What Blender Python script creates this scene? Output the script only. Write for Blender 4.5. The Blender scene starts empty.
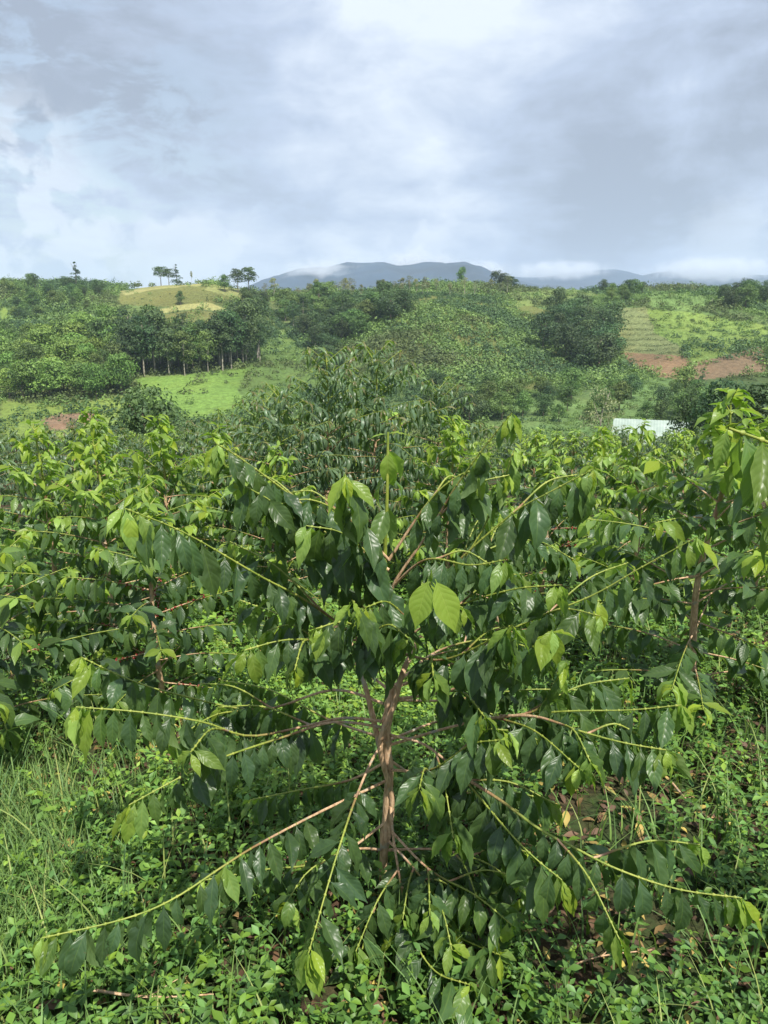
import bpy, math, random
import numpy as np
from mathutils import Vector

R = math.radians
random.seed(7)
RNG = np.random.default_rng(11)
scene = bpy.context.scene
COL = scene.collection

# ------------------------------------------------------------------ camera
CAMH, PITCH, F = 1.7, R(15.3), 739.0
cam_d = bpy.data.cameras.new("camera")
cam = bpy.data.objects.new("camera", cam_d)
COL.objects.link(cam)
cam.location = (0, 0, CAMH)
cam.rotation_euler = (R(90) - PITCH, 0, 0)
cam_d.sensor_fit = 'VERTICAL'
cam_d.sensor_height = 36.0
cam_d.lens = 36.0 * F / 1024.0
cam_d.clip_start = 0.02
cam_d.clip_end = 30000
scene.camera = cam
scene.render.resolution_x, scene.render.resolution_y = 768, 1024

# ------------------------------------------------------------------ light
SUN_EL, SUN_AZ = R(57), R(150)      # azimuth clockwise from +Y: behind the camera, to the right
SD = Vector((math.cos(SUN_EL) * math.sin(SUN_AZ), math.cos(SUN_EL) * math.cos(SUN_AZ), math.sin(SUN_EL)))
sl = bpy.data.lights.new("sun", 'SUN')
sl.energy = 5.0
sl.angle = R(0.6)
sl.color = (1.0, 0.95, 0.86)
so = bpy.data.objects.new("sun", sl)
COL.objects.link(so)
so.rotation_euler = SD.to_track_quat('Z', 'Y').to_euler()
so.location = (5, -5, 12)

vs = scene.view_settings
vs.view_transform = 'Standard'
vs.look = 'None'
vs.exposure = 0.5
vs.gamma = 1
vs.use_curve_mapping = False
cy = scene.cycles
cy.max_bounces = 7
cy.diffuse_bounces = 3
cy.glossy_bounces = 2
cy.transmission_bounces = 4
cy.transparent_max_bounces = 6
cy.volume_bounces = 2
cy.caustics_reflective = False
cy.caustics_refractive = False


# ------------------------------------------------------------------ node helpers
class NT:
    def __init__(s, tree):
        s.t = tree; s.n = tree.nodes; s.l = tree.links
        s.n.clear()

    def a(s, typ, **kw):
        nd = s.n.new(typ)
        ins = kw.pop('ins', {})
        for k, v in kw.items():
            setattr(nd, k, v)
        for k, v in ins.items():
            s.put(nd.inputs[k], v)
        return nd

    def put(s, sock, v):
        if isinstance(v, bpy.types.NodeSocket):
            s.l.new(v, sock)
        elif isinstance(v, bpy.types.Node):
            s.l.new(v.outputs[0], sock)
        else:
            if hasattr(sock, 'default_value') and isinstance(v, (tuple, list)) and len(v) == 3 and len(sock.default_value) == 4:
                v = (*v, 1)
            sock.default_value = v

    def m(s, op, a, b=0.0, c=0.0):
        nd = s.n.new('ShaderNodeMath'); nd.operation = op
        s.put(nd.inputs[0], a); s.put(nd.inputs[1], b); s.put(nd.inputs[2], c)
        return nd.outputs[0]

    def v(s, op, a, b=(0, 0, 0)):
        nd = s.n.new('ShaderNodeVectorMath'); nd.operation = op
        s.put(nd.inputs[0], a); s.put(nd.inputs[1], b)
        return nd.outputs['Value'] if op in ('DOT_PRODUCT', 'LENGTH') else nd.outputs[0]

    def mix(s, f, a, b):
        nd = s.n.new('ShaderNodeMix'); nd.data_type = 'RGBA'
        s.put(nd.inputs[0], f); s.put(nd.inputs[6], a); s.put(nd.inputs[7], b)
        return nd.outputs[2]

    def rng(s, v, a, b, c=0.0, d=1.0, smooth=False):
        nd = s.n.new('ShaderNodeMapRange')
        if smooth: nd.interpolation_type = 'SMOOTHSTEP'
        for i, x in enumerate((v, a, b, c, d)):
            s.put(nd.inputs[i], x)
        return nd.outputs[0]

    def noise(s, vec, scale, det=4, rough=0.55, dist=0.0):
        nd = s.n.new('ShaderNodeTexNoise')
        if vec is not None: s.put(nd.inputs['Vector'], vec)
        nd.inputs['Scale'].default_value = scale
        nd.inputs['Detail'].default_value = det
        nd.inputs['Roughness'].default_value = rough
        nd.inputs['Distortion'].default_value = dist
        return nd


# ------------------------------------------------------------------ pixel/world
CP, SP = math.cos(PITCH), math.sin(PITCH)


def pdir(px, py):
    a, b = (px - 384) / F, (512 - py) / F
    return np.array([a, CP + b * SP, -SP + b * CP])


def P(px, py, Y):
    d = pdir(px, py)
    return np.array([0, 0, CAMH]) + d * (Y / d[1])


def project(p):
    x, y, z = p[..., 0], p[..., 1], p[..., 2] - CAMH
    dep = y * CP - z * SP
    up = y * SP + z * CP
    return 384 + F * x / dep, 512 - F * up / dep


# ------------------------------------------------------------------ world
world = bpy.data.worlds.new("World")
scene.world = world
world.use_nodes = True
w = NT(world.node_tree)
tc = w.a('ShaderNodeTexCoord').outputs['Generated']
sky = w.a('ShaderNodeTexSky', sky_type='NISHITA', sun_disc=False)
sky.sun_elevation = SUN_EL
sky.sun_rotation = SUN_AZ
sky.air_density = 1.2
sky.dust_density = 1.0
skyc = w.v('SCALE', sky.outputs[0]); skyc.node.inputs['Scale'].default_value = 0.085
skyc = w.mix(0.38, skyc, (0.62, 0.70, 0.82))
sep = w.a('ShaderNodeSeparateXYZ', ins={0: tc})
zc = w.m('ADD', w.m('MAXIMUM', sep.outputs[2], 0.0), 0.22)
proj = w.a('ShaderNodeCombineXYZ', ins={0: w.m('DIVIDE', sep.outputs[0], zc), 1: w.m('DIVIDE', sep.outputs[1], zc), 2: sep.outputs[2]}).outputs[0]
n_big = w.noise(proj, 0.9, 6, 0.52, 0.4)
n_mid = w.noise(w.v('ADD', proj, (5.3, 1.7, 0)), 2.1, 7, 0.55, 0.3)
n_fine = w.noise(w.v('MULTIPLY', tc, (1, 1, 1.9)), 5.5, 8, 0.58, 0.5)
n_wisp = w.noise(w.v('MULTIPLY', w.v('ADD', tc, (3.1, 0.4, 0.0)), (1, 1, 2.6)), 10.0, 9, 0.60, 0.35)
n_puff = w.noise(w.v('MULTIPLY', tc, (1, 1, 1.2)), 17.0, 8, 0.55, 0.2)
wob = w.v('SCALE', w.v('SUBTRACT', w.noise(tc, 3.0, 5, 0.6).outputs['Color'], (0.5, 0.5, 0.5)))
wob.node.inputs['Scale'].default_value = 0.28
dird = w.v('NORMALIZE', w.v('ADD', tc, wob))


def blob(px, py, rad):
    d = pdir(px, py); d = d / np.linalg.norm(d)
    dt = w.v('DOT_PRODUCT', dird, tuple(d))
    return w.rng(dt, math.cos(R(rad)), 1.0, 0.0, 1.0, True)


br = w.m('ADD', w.m('MULTIPLY', n_big.outputs[0], 0.30), w.m('MULTIPLY', n_mid.outputs[0], 0.38))
br = w.m('ADD', br, w.m('MULTIPLY', w.m('SUBTRACT', n_wisp.outputs[0], 0.5), 0.34))
br = w.m('ADD', br, w.m('MULTIPLY', n_fine.outputs[0], 0.62))
for (px, py, rad, amt) in [(330, 150, 20, 0.20), (560, 40, 16, 0.10), (60, 40, 20, -0.16), (500, 130, 12, -0.07), (640, 150, 16, -0.09), (430, 205, 14, -0.06), (330, 30, 16, -0.05),
                           (740, 190, 12, 0.09), (70, 245, 14, 0.12), (450, -150, 24, 0.10), (620, 255, 12, -0.10), (690, 60, 16, -0.03), (180, 20, 12, -0.08), (180, 180, 11, -0.06), (735, 100, 10, -0.06)]:
    br = w.m('ADD', br, w.m('MULTIPLY', blob(px, py, rad), amt))
ramp = w.a('ShaderNodeValToRGB', ins={0: br})
cr = ramp.color_ramp
cr.elements[0].position = 0.46; cr.elements[0].color = (0.28, 0.325, 0.41, 1)
cr.elements[1].position = 0.90; cr.elements[1].color = (0.63, 0.69, 0.78, 1)
e = cr.elements.new(0.66); e.color = (0.40, 0.47, 0.60, 1)
# gaps of blue: upper left, and low over the ridge
gap = w.m('MULTIPLY', w.m('MAXIMUM', blob(85, 140, 13), w.m('MULTIPLY', blob(150, 212, 9), 0.6)), w.rng(n_wisp.outputs[0], 0.44, 0.58, 0, 0.95, True))
gap2 = w.m('MULTIPLY', w.rng(sep.outputs[2], 0.0, 0.13, 0.5, 0.0, True), w.rng(n_mid.outputs[0], 0.40, 0.6, 0.8, 0.1, True))
gap = w.m('MAXIMUM', gap, gap2)
cl = w.mix(gap, ramp.outputs[0], skyc)
# small bright puff over the yellow field
cum = 0.0
for (px, py, rad, amt) in [(214, 258, 4.5, 1.0), (40, 232, 11, 0.75), (330, 256, 4.5, 0.6), (415, 252, 4, 0.5), (120, 262, 6, 0.6), (745, 262, 5, 0.3)]:
    cum = w.m('MAXIMUM', cum, w.m('MULTIPLY', blob(px, py, rad), amt))
puff = w.m('MULTIPLY', w.m('MINIMUM', w.m('MULTIPLY', cum, 1.6), 1.0), w.rng(w.m('ADD', n_puff.outputs[0], w.m('MULTIPLY', cum, 0.16)), 0.50, 0.60, 0.0, 1.0, True))
cl = w.mix(w.m('MULTIPLY', puff, 0.55), cl, (0.68, 0.73, 0.80))
below = w.rng(sep.outputs[2], -0.05, 0.0, 0.0, 1.0)
cl = w.mix(below, (0.16, 0.2, 0.16), cl)
bg = w.a('ShaderNodeBackground', ins={0: cl, 1: 1.0})
w.a('ShaderNodeOutputWorld', ins={0: bg})

# ------------------------------------------------------------------ mesh builder


class MB:
    def __init__(s):
        s.V = []; s.Q = []; s.A = []; s.N = []; s.UV = []; s.n = 0

    def add(s, V, Q, age=0.0, rnd=0.5, uv=None):
        V = np.asarray(V, np.float32).reshape(-1, 3); Q = np.asarray(Q, np.int32).reshape(-1, 4)
        k = len(V)
        s.V.append(V); s.Q.append(Q + s.n)
        s.A.append(np.broadcast_to(np.asarray(age, np.float32), (k,)))
        s.N.append(np.broadcast_to(np.asarray(rnd, np.float32), (k,)))
        s.UV.append(np.zeros((k, 2), np.float32) if uv is None else np.asarray(uv, np.float32))
        s.n += k

    def mesh(s, name, smooth=True):
        V = np.concatenate(s.V); Q = np.concatenate(s.Q)
        me = bpy.data.meshes.new(name)
        me.vertices.add(len(V)); me.vertices.foreach_set('co', V.ravel())
        me.loops.add(Q.size); me.loops.foreach_set('vertex_index', Q.ravel())
        me.polygons.add(len(Q))
        me.polygons.foreach_set('loop_start', np.arange(0, Q.size, 4, dtype=np.int32))
        me.polygons.foreach_set('use_smooth', np.full(len(Q), smooth))
        for nm, arr in (('age', s.A), ('rnd', s.N)):
            at = me.attributes.new(nm, 'FLOAT', 'POINT')
            at.data.foreach_set('value', np.concatenate(arr).astype(np.float32))
        uv = np.concatenate(s.UV)
        ul = me.uv_layers.new(name='UVMap')
        ul.data.foreach_set('uv', uv[Q.ravel()].ravel())
        me.update(calc_edges=True)
        return me

    def obj(s, name, mat, parent=None, smooth=True):
        o = bpy.data.objects.new(name, s.mesh(name, smooth))
        o.data.materials.append(mat)
        COL.objects.link(o)
        if parent is not None: o.parent = parent
        return o


def tag(o, label=None, cat=None, group=None, kind=None):
    if label: o['label'] = label
    if cat: o['category'] = cat
    if group: o['group'] = group
    if kind: o['kind'] = kind
    return o


def empty(name, loc=(0, 0, 0)):
    o = bpy.data.objects.new(name, None)
    o.empty_display_size = 0.1
    COL.objects.link(o); o.location = loc
    return o


def copy_tree(o, parent=None):
    c = o.copy(); COL.objects.link(c)
    if parent is not None: c.parent = parent
    for ch in list(o.children): copy_tree(ch, c)
    return c


def nrm(a):
    return a / np.maximum(np.linalg.norm(a, axis=-1, keepdims=True), 1e-9)


def spline(pts, n):
    pts = np.asarray(pts, float)
    if len(pts) == 2:
        t = np.linspace(0, 1, n)[:, None]; return pts[0] * (1 - t) + pts[1] * t
    p = np.vstack([2 * pts[0] - pts[1], pts, 2 * pts[-1] - pts[-2]])
    out = []
    m = len(pts) - 1
    for t in np.linspace(0, m - 1e-6, n):
        i = int(t); u = t - i
        a, b, c, d = p[i], p[i + 1], p[i + 2], p[i + 3]
        out.append(0.5 * ((2 * b) + (c - a) * u + (2 * a - 5 * b + 4 * c - d) * u * u + (3 * b - a - 3 * c + d) * u ** 3))
    return np.array(out)


def tube(mb, pts, rad, seg=7, age=0.0, rnd=0.5):
    pts = np.asarray(pts, float); n = len(pts)
    rad = np.broadcast_to(rad, (n,)); age = np.broadcast_to(age, (n,))
    T = nrm(np.gradient(pts, axis=0))
    ref = np.array([0, 0, 1.0]) if abs(T[0][2]) < 0.8 else np.array([0, 1.0, 0])
    A = nrm(np.cross(T, ref)); B = np.cross(T, A)
    th = np.linspace(0, 2 * np.pi, seg, endpoint=False)
    V = pts[:, None] + (A[:, None] * np.cos(th)[None, :, None] + B[:, None] * np.sin(th)[None, :, None]) * rad[:, None, None]
    i = np.arange(n - 1)[:, None] * seg; j = np.arange(seg)[None]; k = (j + 1) % seg
    Q = np.stack([i + j, i + k, i + seg + k, i + seg + j], -1).reshape(-1, 4)
    L = np.concatenate([[0], np.cumsum(np.linalg.norm(np.diff(pts, axis=0), axis=1))])
    uv = np.stack([np.broadcast_to(th / 6.283, (n, seg)), np.broadcast_to(L[:, None], (n, seg))], -1).reshape(-1, 2)
    mb.add(V.reshape(-1, 3), Q, np.repeat(age, seg), rnd, uv)


# leaf templates: x along, y across, z up ------------------------------------
def leaf_tmpl(nl, nw, ratio=0.40, bend=60, wave=0.02, fold=0.25, ph=0.0, petiole=0.05, twist=0.0, point=1.0):
    u = np.linspace(0, 1, nl + 1)
    uu = np.clip((u - petiole) / (1 - petiole), 0, 1)
    wd = np.sin(np.pi * uu ** 0.92) ** 0.95 * (1 - 0.62 * point * uu ** 3.2) * 0.5 * ratio * 1.06
    wd = np.maximum(wd, 0.008)
    th = R(bend) * (u ** 1.1)
    cx = np.concatenate([[0], np.cumsum(np.cos((th[1:] + th[:-1]) / 2) / nl)])
    cz = -np.concatenate([[0], np.cumsum(np.sin((th[1:] + th[:-1]) / 2) / nl)])
    v = np.linspace(-1, 1, nw + 1)
    U, VV = np.meshgrid(u, v, indexing='ij')
    W = wd[:, None]
    off = np.abs(VV) * W * fold + wave * (np.sin(U * 2 * np.pi * 3.1 + ph + VV * 2.3) + 0.5 * np.sin(U * 2 * np.pi * 5.3 + 2 * ph - VV * 1.9)) * np.abs(VV) ** 1.5 * (W / (0.5 * ratio))
    tw = R(twist) * U
    Y = VV * W * np.cos(tw) - off * np.sin(tw)
    Z = VV * W * np.sin(tw) + off * np.cos(tw)
    X = cx[:, None] + Z * np.sin(th)[:, None]
    Zf = cz[:, None] + Z * np.cos(th)[:, None]
    V = np.stack([X, Y, Zf], -1).reshape(-1, 3)
    i = np.arange(nl)[:, None] * (nw + 1); j = np.arange(nw)[None]
    Q = np.stack([i + j, i + nw + 1 + j, i + nw + 2 + j, i + j + 1], -1).reshape(-1, 4)
    uv = np.stack([VV * 0.5 + 0.5, U], -1).reshape(-1, 2)
    return V.astype(np.float32), Q, uv.astype(np.float32)


def place_leaves(mb, tm, O, D, N, L, W, age, rnd):
    V, Q, uv = tm
    O = np.atleast_2d(O); m = len(O)
    if m == 0: return
    D = nrm(D); Yv = nrm(np.cross(N, D)); Nz = np.cross(D, Yv)
    L = np.broadcast_to(L, (m,)); W = np.broadcast_to(W, (m,))
    out = O[:, None] + V[None, :, 0:1] * L[:, None, None] * D[:, None] + V[None, :, 1:2] * (L * W)[:, None, None] * Yv[:, None] + V[None, :, 2:3] * L[:, None, None] * Nz[:, None]
    k = len(V)
    QQ = (Q[None] + (np.arange(m) * k)[:, None, None]).reshape(-1, 4)
    mb.add(out.reshape(-1, 3), QQ, np.repeat(np.broadcast_to(age, (m,)), k), np.repeat(np.broadcast_to(rnd, (m,)), k), np.tile(uv, (m, 1)))


def bank(nl, nw, ratio, n=6, **kw):
    r = random.Random(int(ratio * 1000) + nl)
    return [leaf_tmpl(nl, nw, ratio * r.uniform(0.9, 1.1), bend=r.uniform(5, 95), wave=r.uniform(0.014, 0.036), fold=r.uniform(0.08, 0.5), ph=r.uniform(0, 6), twist=r.uniform(-30, 30), **kw) for _ in range(n)]


T_HERO = bank(18, 6, 0.335, 22, petiole=0.08)
T_NEAR = bank(9, 4, 0.38, 9)
T_FAR = bank(5, 2, 0.38, 6)
T_NARN = bank(7, 4, 0.22, 6)
T_NARF = bank(4, 2, 0.27, 5)
T_WEED = [leaf_tmpl(4, 2, 0.52, bend=b, wave=0, fold=f, petiole=0.12, point=1.0) for b, f in ((10, 0.4), (35, 0.2), (55, 0.5), (-10, 0.3))]


# ------------------------------------------------------------------ materials
def mat(name):
    m = bpy.data.materials.new(name); m.use_nodes = True
    return m, NT(m.node_tree)


def attr(n, nm):
    return n.a('ShaderNodeAttribute', attribute_name=nm).outputs['Fac']


def leaf_mat(name, old, mid, young, rough=0.30, trans=0.30, veins=True, tcol=(0.25, 0.42, 0.04), bronze=None):
    m, n = mat(name)
    age = attr(n, 'age'); rnd = attr(n, 'rnd')
    uvn = n.a('ShaderNodeUVMap'); s_ = n.a('ShaderNodeSeparateXYZ', ins={0: uvn})
    u, v = s_.outputs[0], s_.outputs[1]
    geo = n.a('ShaderNodeNewGeometry')
    c1 = n.mix(n.rng(age, 0.0, 0.5), old, mid)
    c = n.mix(n.rng(age, 0.45, 1.0), c1, young)
    if bronze:
        c = n.mix(n.rng(age, 1.5, 2.0), c, bronze)
    # natural variation leaf to leaf and blotches on the blade
    hsv = n.a('ShaderNodeHueSaturation', ins={'Hue': n.rng(rnd, 0, 1, 0.478, 0.518), 'Saturation': n.rng(rnd, 0, 1, 1.0, 0.82), 'Value': n.rng(n.m('FRACT', n.m('MULTIPLY', rnd, 7.31)), 0, 1, 0.72, 1.3), 'Color': c})
    c = hsv.outputs[0]
    au = n.m('ABSOLUTE', n.m('SUBTRACT', u, 0.5))
    nodes = {}
    if veins:
        nz = n.noise(n.a('ShaderNodeTexCoord').outputs['Object'], 38, 3)
        ph = n.m('ADD', n.m('MULTIPLY', n.m('SUBTRACT', v, n.m('ADD', n.m('MULTIPLY', au, 0.22), n.m('MULTIPLY', n.m('MULTIPLY', au, au), 0.35))), 50.3), n.m('MULTIPLY', nz.outputs[0], 1.5))
        lat = n.m('SINE', ph)
        latl = n.rng(lat, 0.90, 1.0, 0, 1, True)
        mid_ = n.rng(au, 0.0, 0.035, 1, 0, True)
        vein = n.m('MAXIMUM', mid_, n.m('MULTIPLY', latl, n.rng(nz.outputs[0], 0.35, 0.65, 0.05, 0.22)))
        c = n.mix(n.m('MULTIPLY', vein, 0.5), c, n.mix(age, (0.09, 0.17, 0.035), (0.40, 0.50, 0.10)))
        edge = n.rng(au, 0.44, 0.5, 0, 0.35)
        c = n.mix(edge, c, n.mix(age, (0.07, 0.14, 0.03), (0.36, 0.46, 0.06)))
        c = n.mix(n.rng(nz.outputs[0], 0.45, 0.75, 0.0, 0.25), c, n.mix(age, (0.05, 0.09, 0.03), (0.26, 0.42, 0.05)))
        hgt = n.m('SUBTRACT', n.m('MULTIPLY', n.m('ABSOLUTE', n.m('SINE', n.m('MULTIPLY', ph, 0.5))), 0.6), n.m('MULTIPLY', mid_, 0.8))
        hgt = n.m('ADD', hgt, n.m('MULTIPLY', nz.outputs[0], 0.5))
        bump = n.a('ShaderNodeBump', ins={'Strength': 0.24, 'Distance': 0.003, 'Height': hgt})
        nodes['Normal'] = bump
        n2 = n.noise(n.a('ShaderNodeTexCoord').outputs['Object'], 210, 2)
        spot = n.m('MULTIPLY', n.rng(n2.outputs[0], 0.70, 0.74, 0, 0.8, True), n.rng(n.m('FRACT', n.m('MULTIPLY', rnd, 3.77)), 0.55, 0.65, 0, 1))
        c = n.mix(spot, c, (0.16, 0.10, 0.035))
    # paler, matt underside
    back = geo.outputs['Backfacing']
    c = n.mix(n.m('MULTIPLY', back, 0.45), c, n.mix(age, (0.10, 0.17, 0.07), (0.36, 0.48, 0.10)))
    ro = n.rng(back, 0, 1, rough, 0.6)
    ins = {'Base Color': c, 'Roughness': ro, 'IOR': 1.42, 'Specular IOR Level': 0.5}
    ins.update(nodes)
    b = n.a('ShaderNodeBsdfPrincipled', ins=ins)
    tcl = n.mix(n.rng(age, 0, 1, 0.35, 1.0), n.v('MULTIPLY', c, (1.6, 1.9, 0.7)), tcol)
    t = n.a('ShaderNodeBsdfTranslucent', ins={0: tcl})
    mx = n.a('ShaderNodeMixShader', ins={0: n.rng(age, 0, 1, trans * 0.6, trans * 1.35), 1: b.outputs[0], 2: t.outputs[0]})
    n.a('ShaderNodeOutputMaterial', ins={0: mx})
    return m


M_LEAF = leaf_mat('coffee_leaf', (0.036, 0.076, 0.029), (0.072, 0.145, 0.027), (0.29, 0.44, 0.035), rough=0.36, trans=.38)
M_LEAFF = leaf_mat('coffee_leaf_far', (0.042, 0.086, 0.033), (0.088, 0.168, 0.033), (0.29, 0.44, 0.04), rough=0.38, veins=False)
M_NARROW = leaf_mat('narrow_leaf', (0.062, 0.112, 0.058), (0.11, 0.185, 0.075), (0.19, 0.29, 0.09), rough=0.38, veins=False, bronze=(0.16, 0.07, 0.045))
M_WEED = leaf_mat('weed_leaf', (0.052, 0.130, 0.018), (0.125, 0.265, 0.024), (0.27, 0.44, 0.04), rough=0.5, trans=0.28, veins=False)
M_GRASS = leaf_mat('grass_blade', (0.06, 0.15, 0.025), (0.13, 0.27, 0.04), (0.30, 0.32, 0.12), rough=0.5, trans=0.25, veins=False)


def bark_mat():
    m, n = mat('coffee_bark')
    age = attr(n, 'age')
    tc_ = n.a('ShaderNodeTexCoord').outputs['Object']
    st = n.noise(n.v('MULTIPLY', tc_, (1, 1, 0.25)), 130, 5, 0.6)
    bl = n.noise(tc_, 22, 3, 0.6)
    wood = n.mix(n.rng(st.outputs[0], 0.35, 0.7), (0.32, 0.19, 0.10), (0.72, 0.50, 0.31))
    wood = n.mix(n.rng(bl.outputs[0], 0.56, 0.70), wood, (0.34, 0.32, 0.25))
    green = n.mix(n.rng(bl.outputs[0], 0.35, 0.65), (0.17, 0.23, 0.03), (0.30, 0.34, 0.06))
    brown = (0.23, 0.12, 0.06)
    c = n.mix(n.rng(age, 0.15, 0.4), wood, brown)
    c = n.mix(n.rng(age, 0.35, 0.7), c, green)
    b = n.a('ShaderNodeBump', ins={'Strength': 0.7, 'Distance': 0.004, 'Height': st.outputs[0]})
    p = n.a('ShaderNodeBsdfPrincipled', ins={'Base Color': c, 'Roughness': n.rng(age, 0, 1, 0.85, 0.45), 'Normal': b})
    n.a('ShaderNodeOutputMaterial', ins={0: p})
    return m


M_BARK = bark_mat()


def simple(name, col, rough=0.6, var=0.25, scale=8.0, col2=None):
    m, n = mat(name)
    nz = n.noise(n.a('ShaderNodeTexCoord').outputs['Object'], scale, 5, 0.6)
    c2 = col2 or tuple(x * (1 - var) for x in col)
    c = n.mix(n.rng(nz.outputs[0], 0.35, 0.65), c2, col)
    p = n.a('ShaderNodeBsdfPrincipled', ins={'Base Color': c, 'Roughness': rough})
    n.a('ShaderNodeOutputMaterial', ins={0: p})
    return m


M_CHERRY = simple('ripe_cherry', (0.26, 0.02, 0.015), 0.3, 0.5, 30)
M_TRUNKF = simple('tree_bark', (0.24, 0.19, 0.14), 0.9, 0.5, 1.5)
M_PALE = simple('pale_bark', (0.42, 0.38, 0.30), 0.9, 0.4, 1.5)


def litter_mat():
    m, n = mat('dead_leaf')
    rnd = attr(n, 'rnd')
    r = n.a('ShaderNodeValToRGB', ins={0: rnd})
    r.color_ramp.elements[0].color = (0.06, 0.035, 0.02, 1)
    r.color_ramp.elements[1].color = (0.30, 0.17, 0.08, 1)
    e = r.color_ramp.elements.new(0.6); e.color = (0.15, 0.08, 0.04, 1)
    e = r.color_ramp.elements.new(0.94); e.color = (0.45, 0.36, 0.08, 1)
    p = n.a('ShaderNodeBsdfPrincipled', ins={'Base Color': r.outputs[0], 'Roughness': 0.7})
    n.a('ShaderNodeOutputMaterial', ins={0: p})
    return m


M_LITTER = litter_mat()


def crown_mat(name, dark, light, rough=0.55):
    m, n = mat(name)
    rnd = attr(n, 'rnd')
    oi = n.a('ShaderNodeObjectInfo').outputs['Random']
    c = n.mix(rnd, dark, light)
    h = n.a('ShaderNodeHueSaturation', ins={'Hue': n.rng(oi, 0, 1, 0.475, 0.52), 'Value': n.rng(n.m('FRACT', n.m('MULTIPLY', oi, 13.7)), 0, 1, 0.7, 1.35), 'Color': c})
    p = n.a('ShaderNodeBsdfPrincipled', ins={'Base Color': h, 'Roughness': rough, 'Specular IOR Level': 0.3})
    t = n.a('ShaderNodeBsdfTranslucent', ins={0: n.v('MULTIPLY', h.outputs[0], (1.3, 1.4, 0.7))})
    mx = n.a('ShaderNodeMixShader', ins={0: 0.2, 1: p.outputs[0], 2: t.outputs[0]})
    n.a('ShaderNodeOutputMaterial', ins={0: mx})
    return m


M_CROWN = {
    'mid': crown_mat('crown_mid', (0.055, 0.105, 0.032), (0.165, 0.26, 0.065)),
    'dark': crown_mat('crown_dark', (0.034, 0.070, 0.030), (0.10, 0.165, 0.052)),
    'bright': crown_mat('crown_bright', (0.075, 0.145, 0.035), (0.20, 0.32, 0.065)),
    'grey': crown_mat('crown_grey', (0.12, 0.15, 0.07), (0.28, 0.30, 0.15)),
    'olive': crown_mat('crown_olive', (0.085, 0.125, 0.042), (0.22, 0.27, 0.085)),
}

# ------------------------------------------------------------------ terrain
CR = np.array([(-400, 288), (-100, 286), (0, 282), (60, 281), (100, 283), (130, 286), (165, 285), (215, 285), (250, 291), (290, 294), (350, 293), (400, 288), (450, 285), (520, 288), (560, 289), (620, 291), (680, 289), (768, 291), (900, 288), (1200, 292)], float)
FT = np.array([(0, -26.0), (1, 0)])


def vnoise(x, y, s, seed):
    x = x / s + seed * 17.3; y = y / s + seed * 9.1
    xi, yi = np.floor(x), np.floor(y); fx, fy = x - xi, y - yi
    fx = fx * fx * (3 - 2 * fx); fy = fy * fy * (3 - 2 * fy)

    def h(a, b):
        t = np.sin(a * 127.1 + b * 311.7 + seed * 74.7) * 43758.5453
        return t - np.floor(t)
    return (h(xi, yi) * (1 - fx) + h(xi + 1, yi) * fx) * (1 - fy) + (h(xi, yi + 1) * (1 - fx) + h(xi + 1, yi + 1) * fx) * fy


def fbm(x, y, s, seed, o=4):
    t = 0; a = 0.5
    for i in range(o):
        t = t + a * (vnoise(x, y, s, seed + i) - 0.5); s = s * 0.5; a *= 0.5
    return t


def gauss(x, y, px, yy, rx, ry):
    cx = (px - 384) / 766 * yy
    return np.exp(-((x - cx) / rx) ** 2 - ((y - yy) / ry) ** 2)


YC = 430.0


def height(x, y):
    x = np.asarray(x, float); y = np.asarray(y, float)
    ky = np.array([-9000, 0, 2.2, 5, 12, 45, 62, 90, 140, 165])
    kz = np.array([2.0, 0, 0, -0.30, -1.6, -7.2, -11, -17.5, -28.5, -27.5])
    z = np.interp(y, ky, kz)
    px = 384 + 766 * x / np.maximum(y, 30)
    cpy = np.interp(px, CR[:, 0], CR[:, 1])
    el = np.arctan((512 - cpy) / F) - PITCH
    zc_ = CAMH + YC * np.tan(el)
    s = np.clip((y - 165) / (YC - 165), 0, 1)
    prof = 0.85 * s + 0.15 * np.sin(s * np.pi / 2)
    zh = -27.5 + (zc_ + 27.5) * prof
    bell = np.sin(np.pi * np.clip(s, 0, 1)) ** 0.8
    rel = fbm(x, y, 130, 3, 4) * 21 * bell + fbm(x, y, 30, 9, 3) * 3.2 * np.clip(bell * 2, 0, 1)
    rel += 5.5 * gauss(x, y, 185, 385, 36, 26) - 7 * gauss(x, y, 310, 300, 22, 60) - 6 * gauss(x, y, 560, 300, 26, 55) + 5 * gauss(x, y, 690, 320, 34, 40) - 5 * gauss(x, y, 120, 300, 40, 40)
    rel += 4 * gauss(x, y, 430, 290, 40, 50)
    zh = zh + rel
    beyond = zc_ - (y - YC) * 0.10
    zh = np.where(y > YC, np.maximum(beyond, -30), zh)
    z = np.where(y > 165, zh, z)
    z = z + np.where((y > 1.5) & (y < 50), fbm(x, y, 6, 2, 3) * 0.35 * np.clip((y - 1.5) / 6, 0, 1), 0)
    z = z + np.where((y >= 50) & (y <= 165), fbm(x, y, 40, 5, 3) * 3 * np.clip((y - 50) / 20, 0, 1) * np.clip((165 - y) / 20, 0, 1), 0)
    z = z + np.where(np.abs(y) < 10, fbm(x, y, 0.9, 6, 3) * 0.07, 0)
    return z


def hit(px, py, y0=52.0, y1=YC + 4):
    d = pdir(px, py)
    t = np.arange(y0, y1, 1.0)
    k = t / d[1]
    x = d[0] * k; z = CAMH + d[2] * k
    g = height(x, t) > z
    if not g.any(): return np.array([d[0] * YC / d[1], YC, float(height(d[0] * YC / d[1], YC))])
    i = int(np.argmax(g))
    return np.array([x[i], t[i], float(height(x[i], t[i]))])


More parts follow.
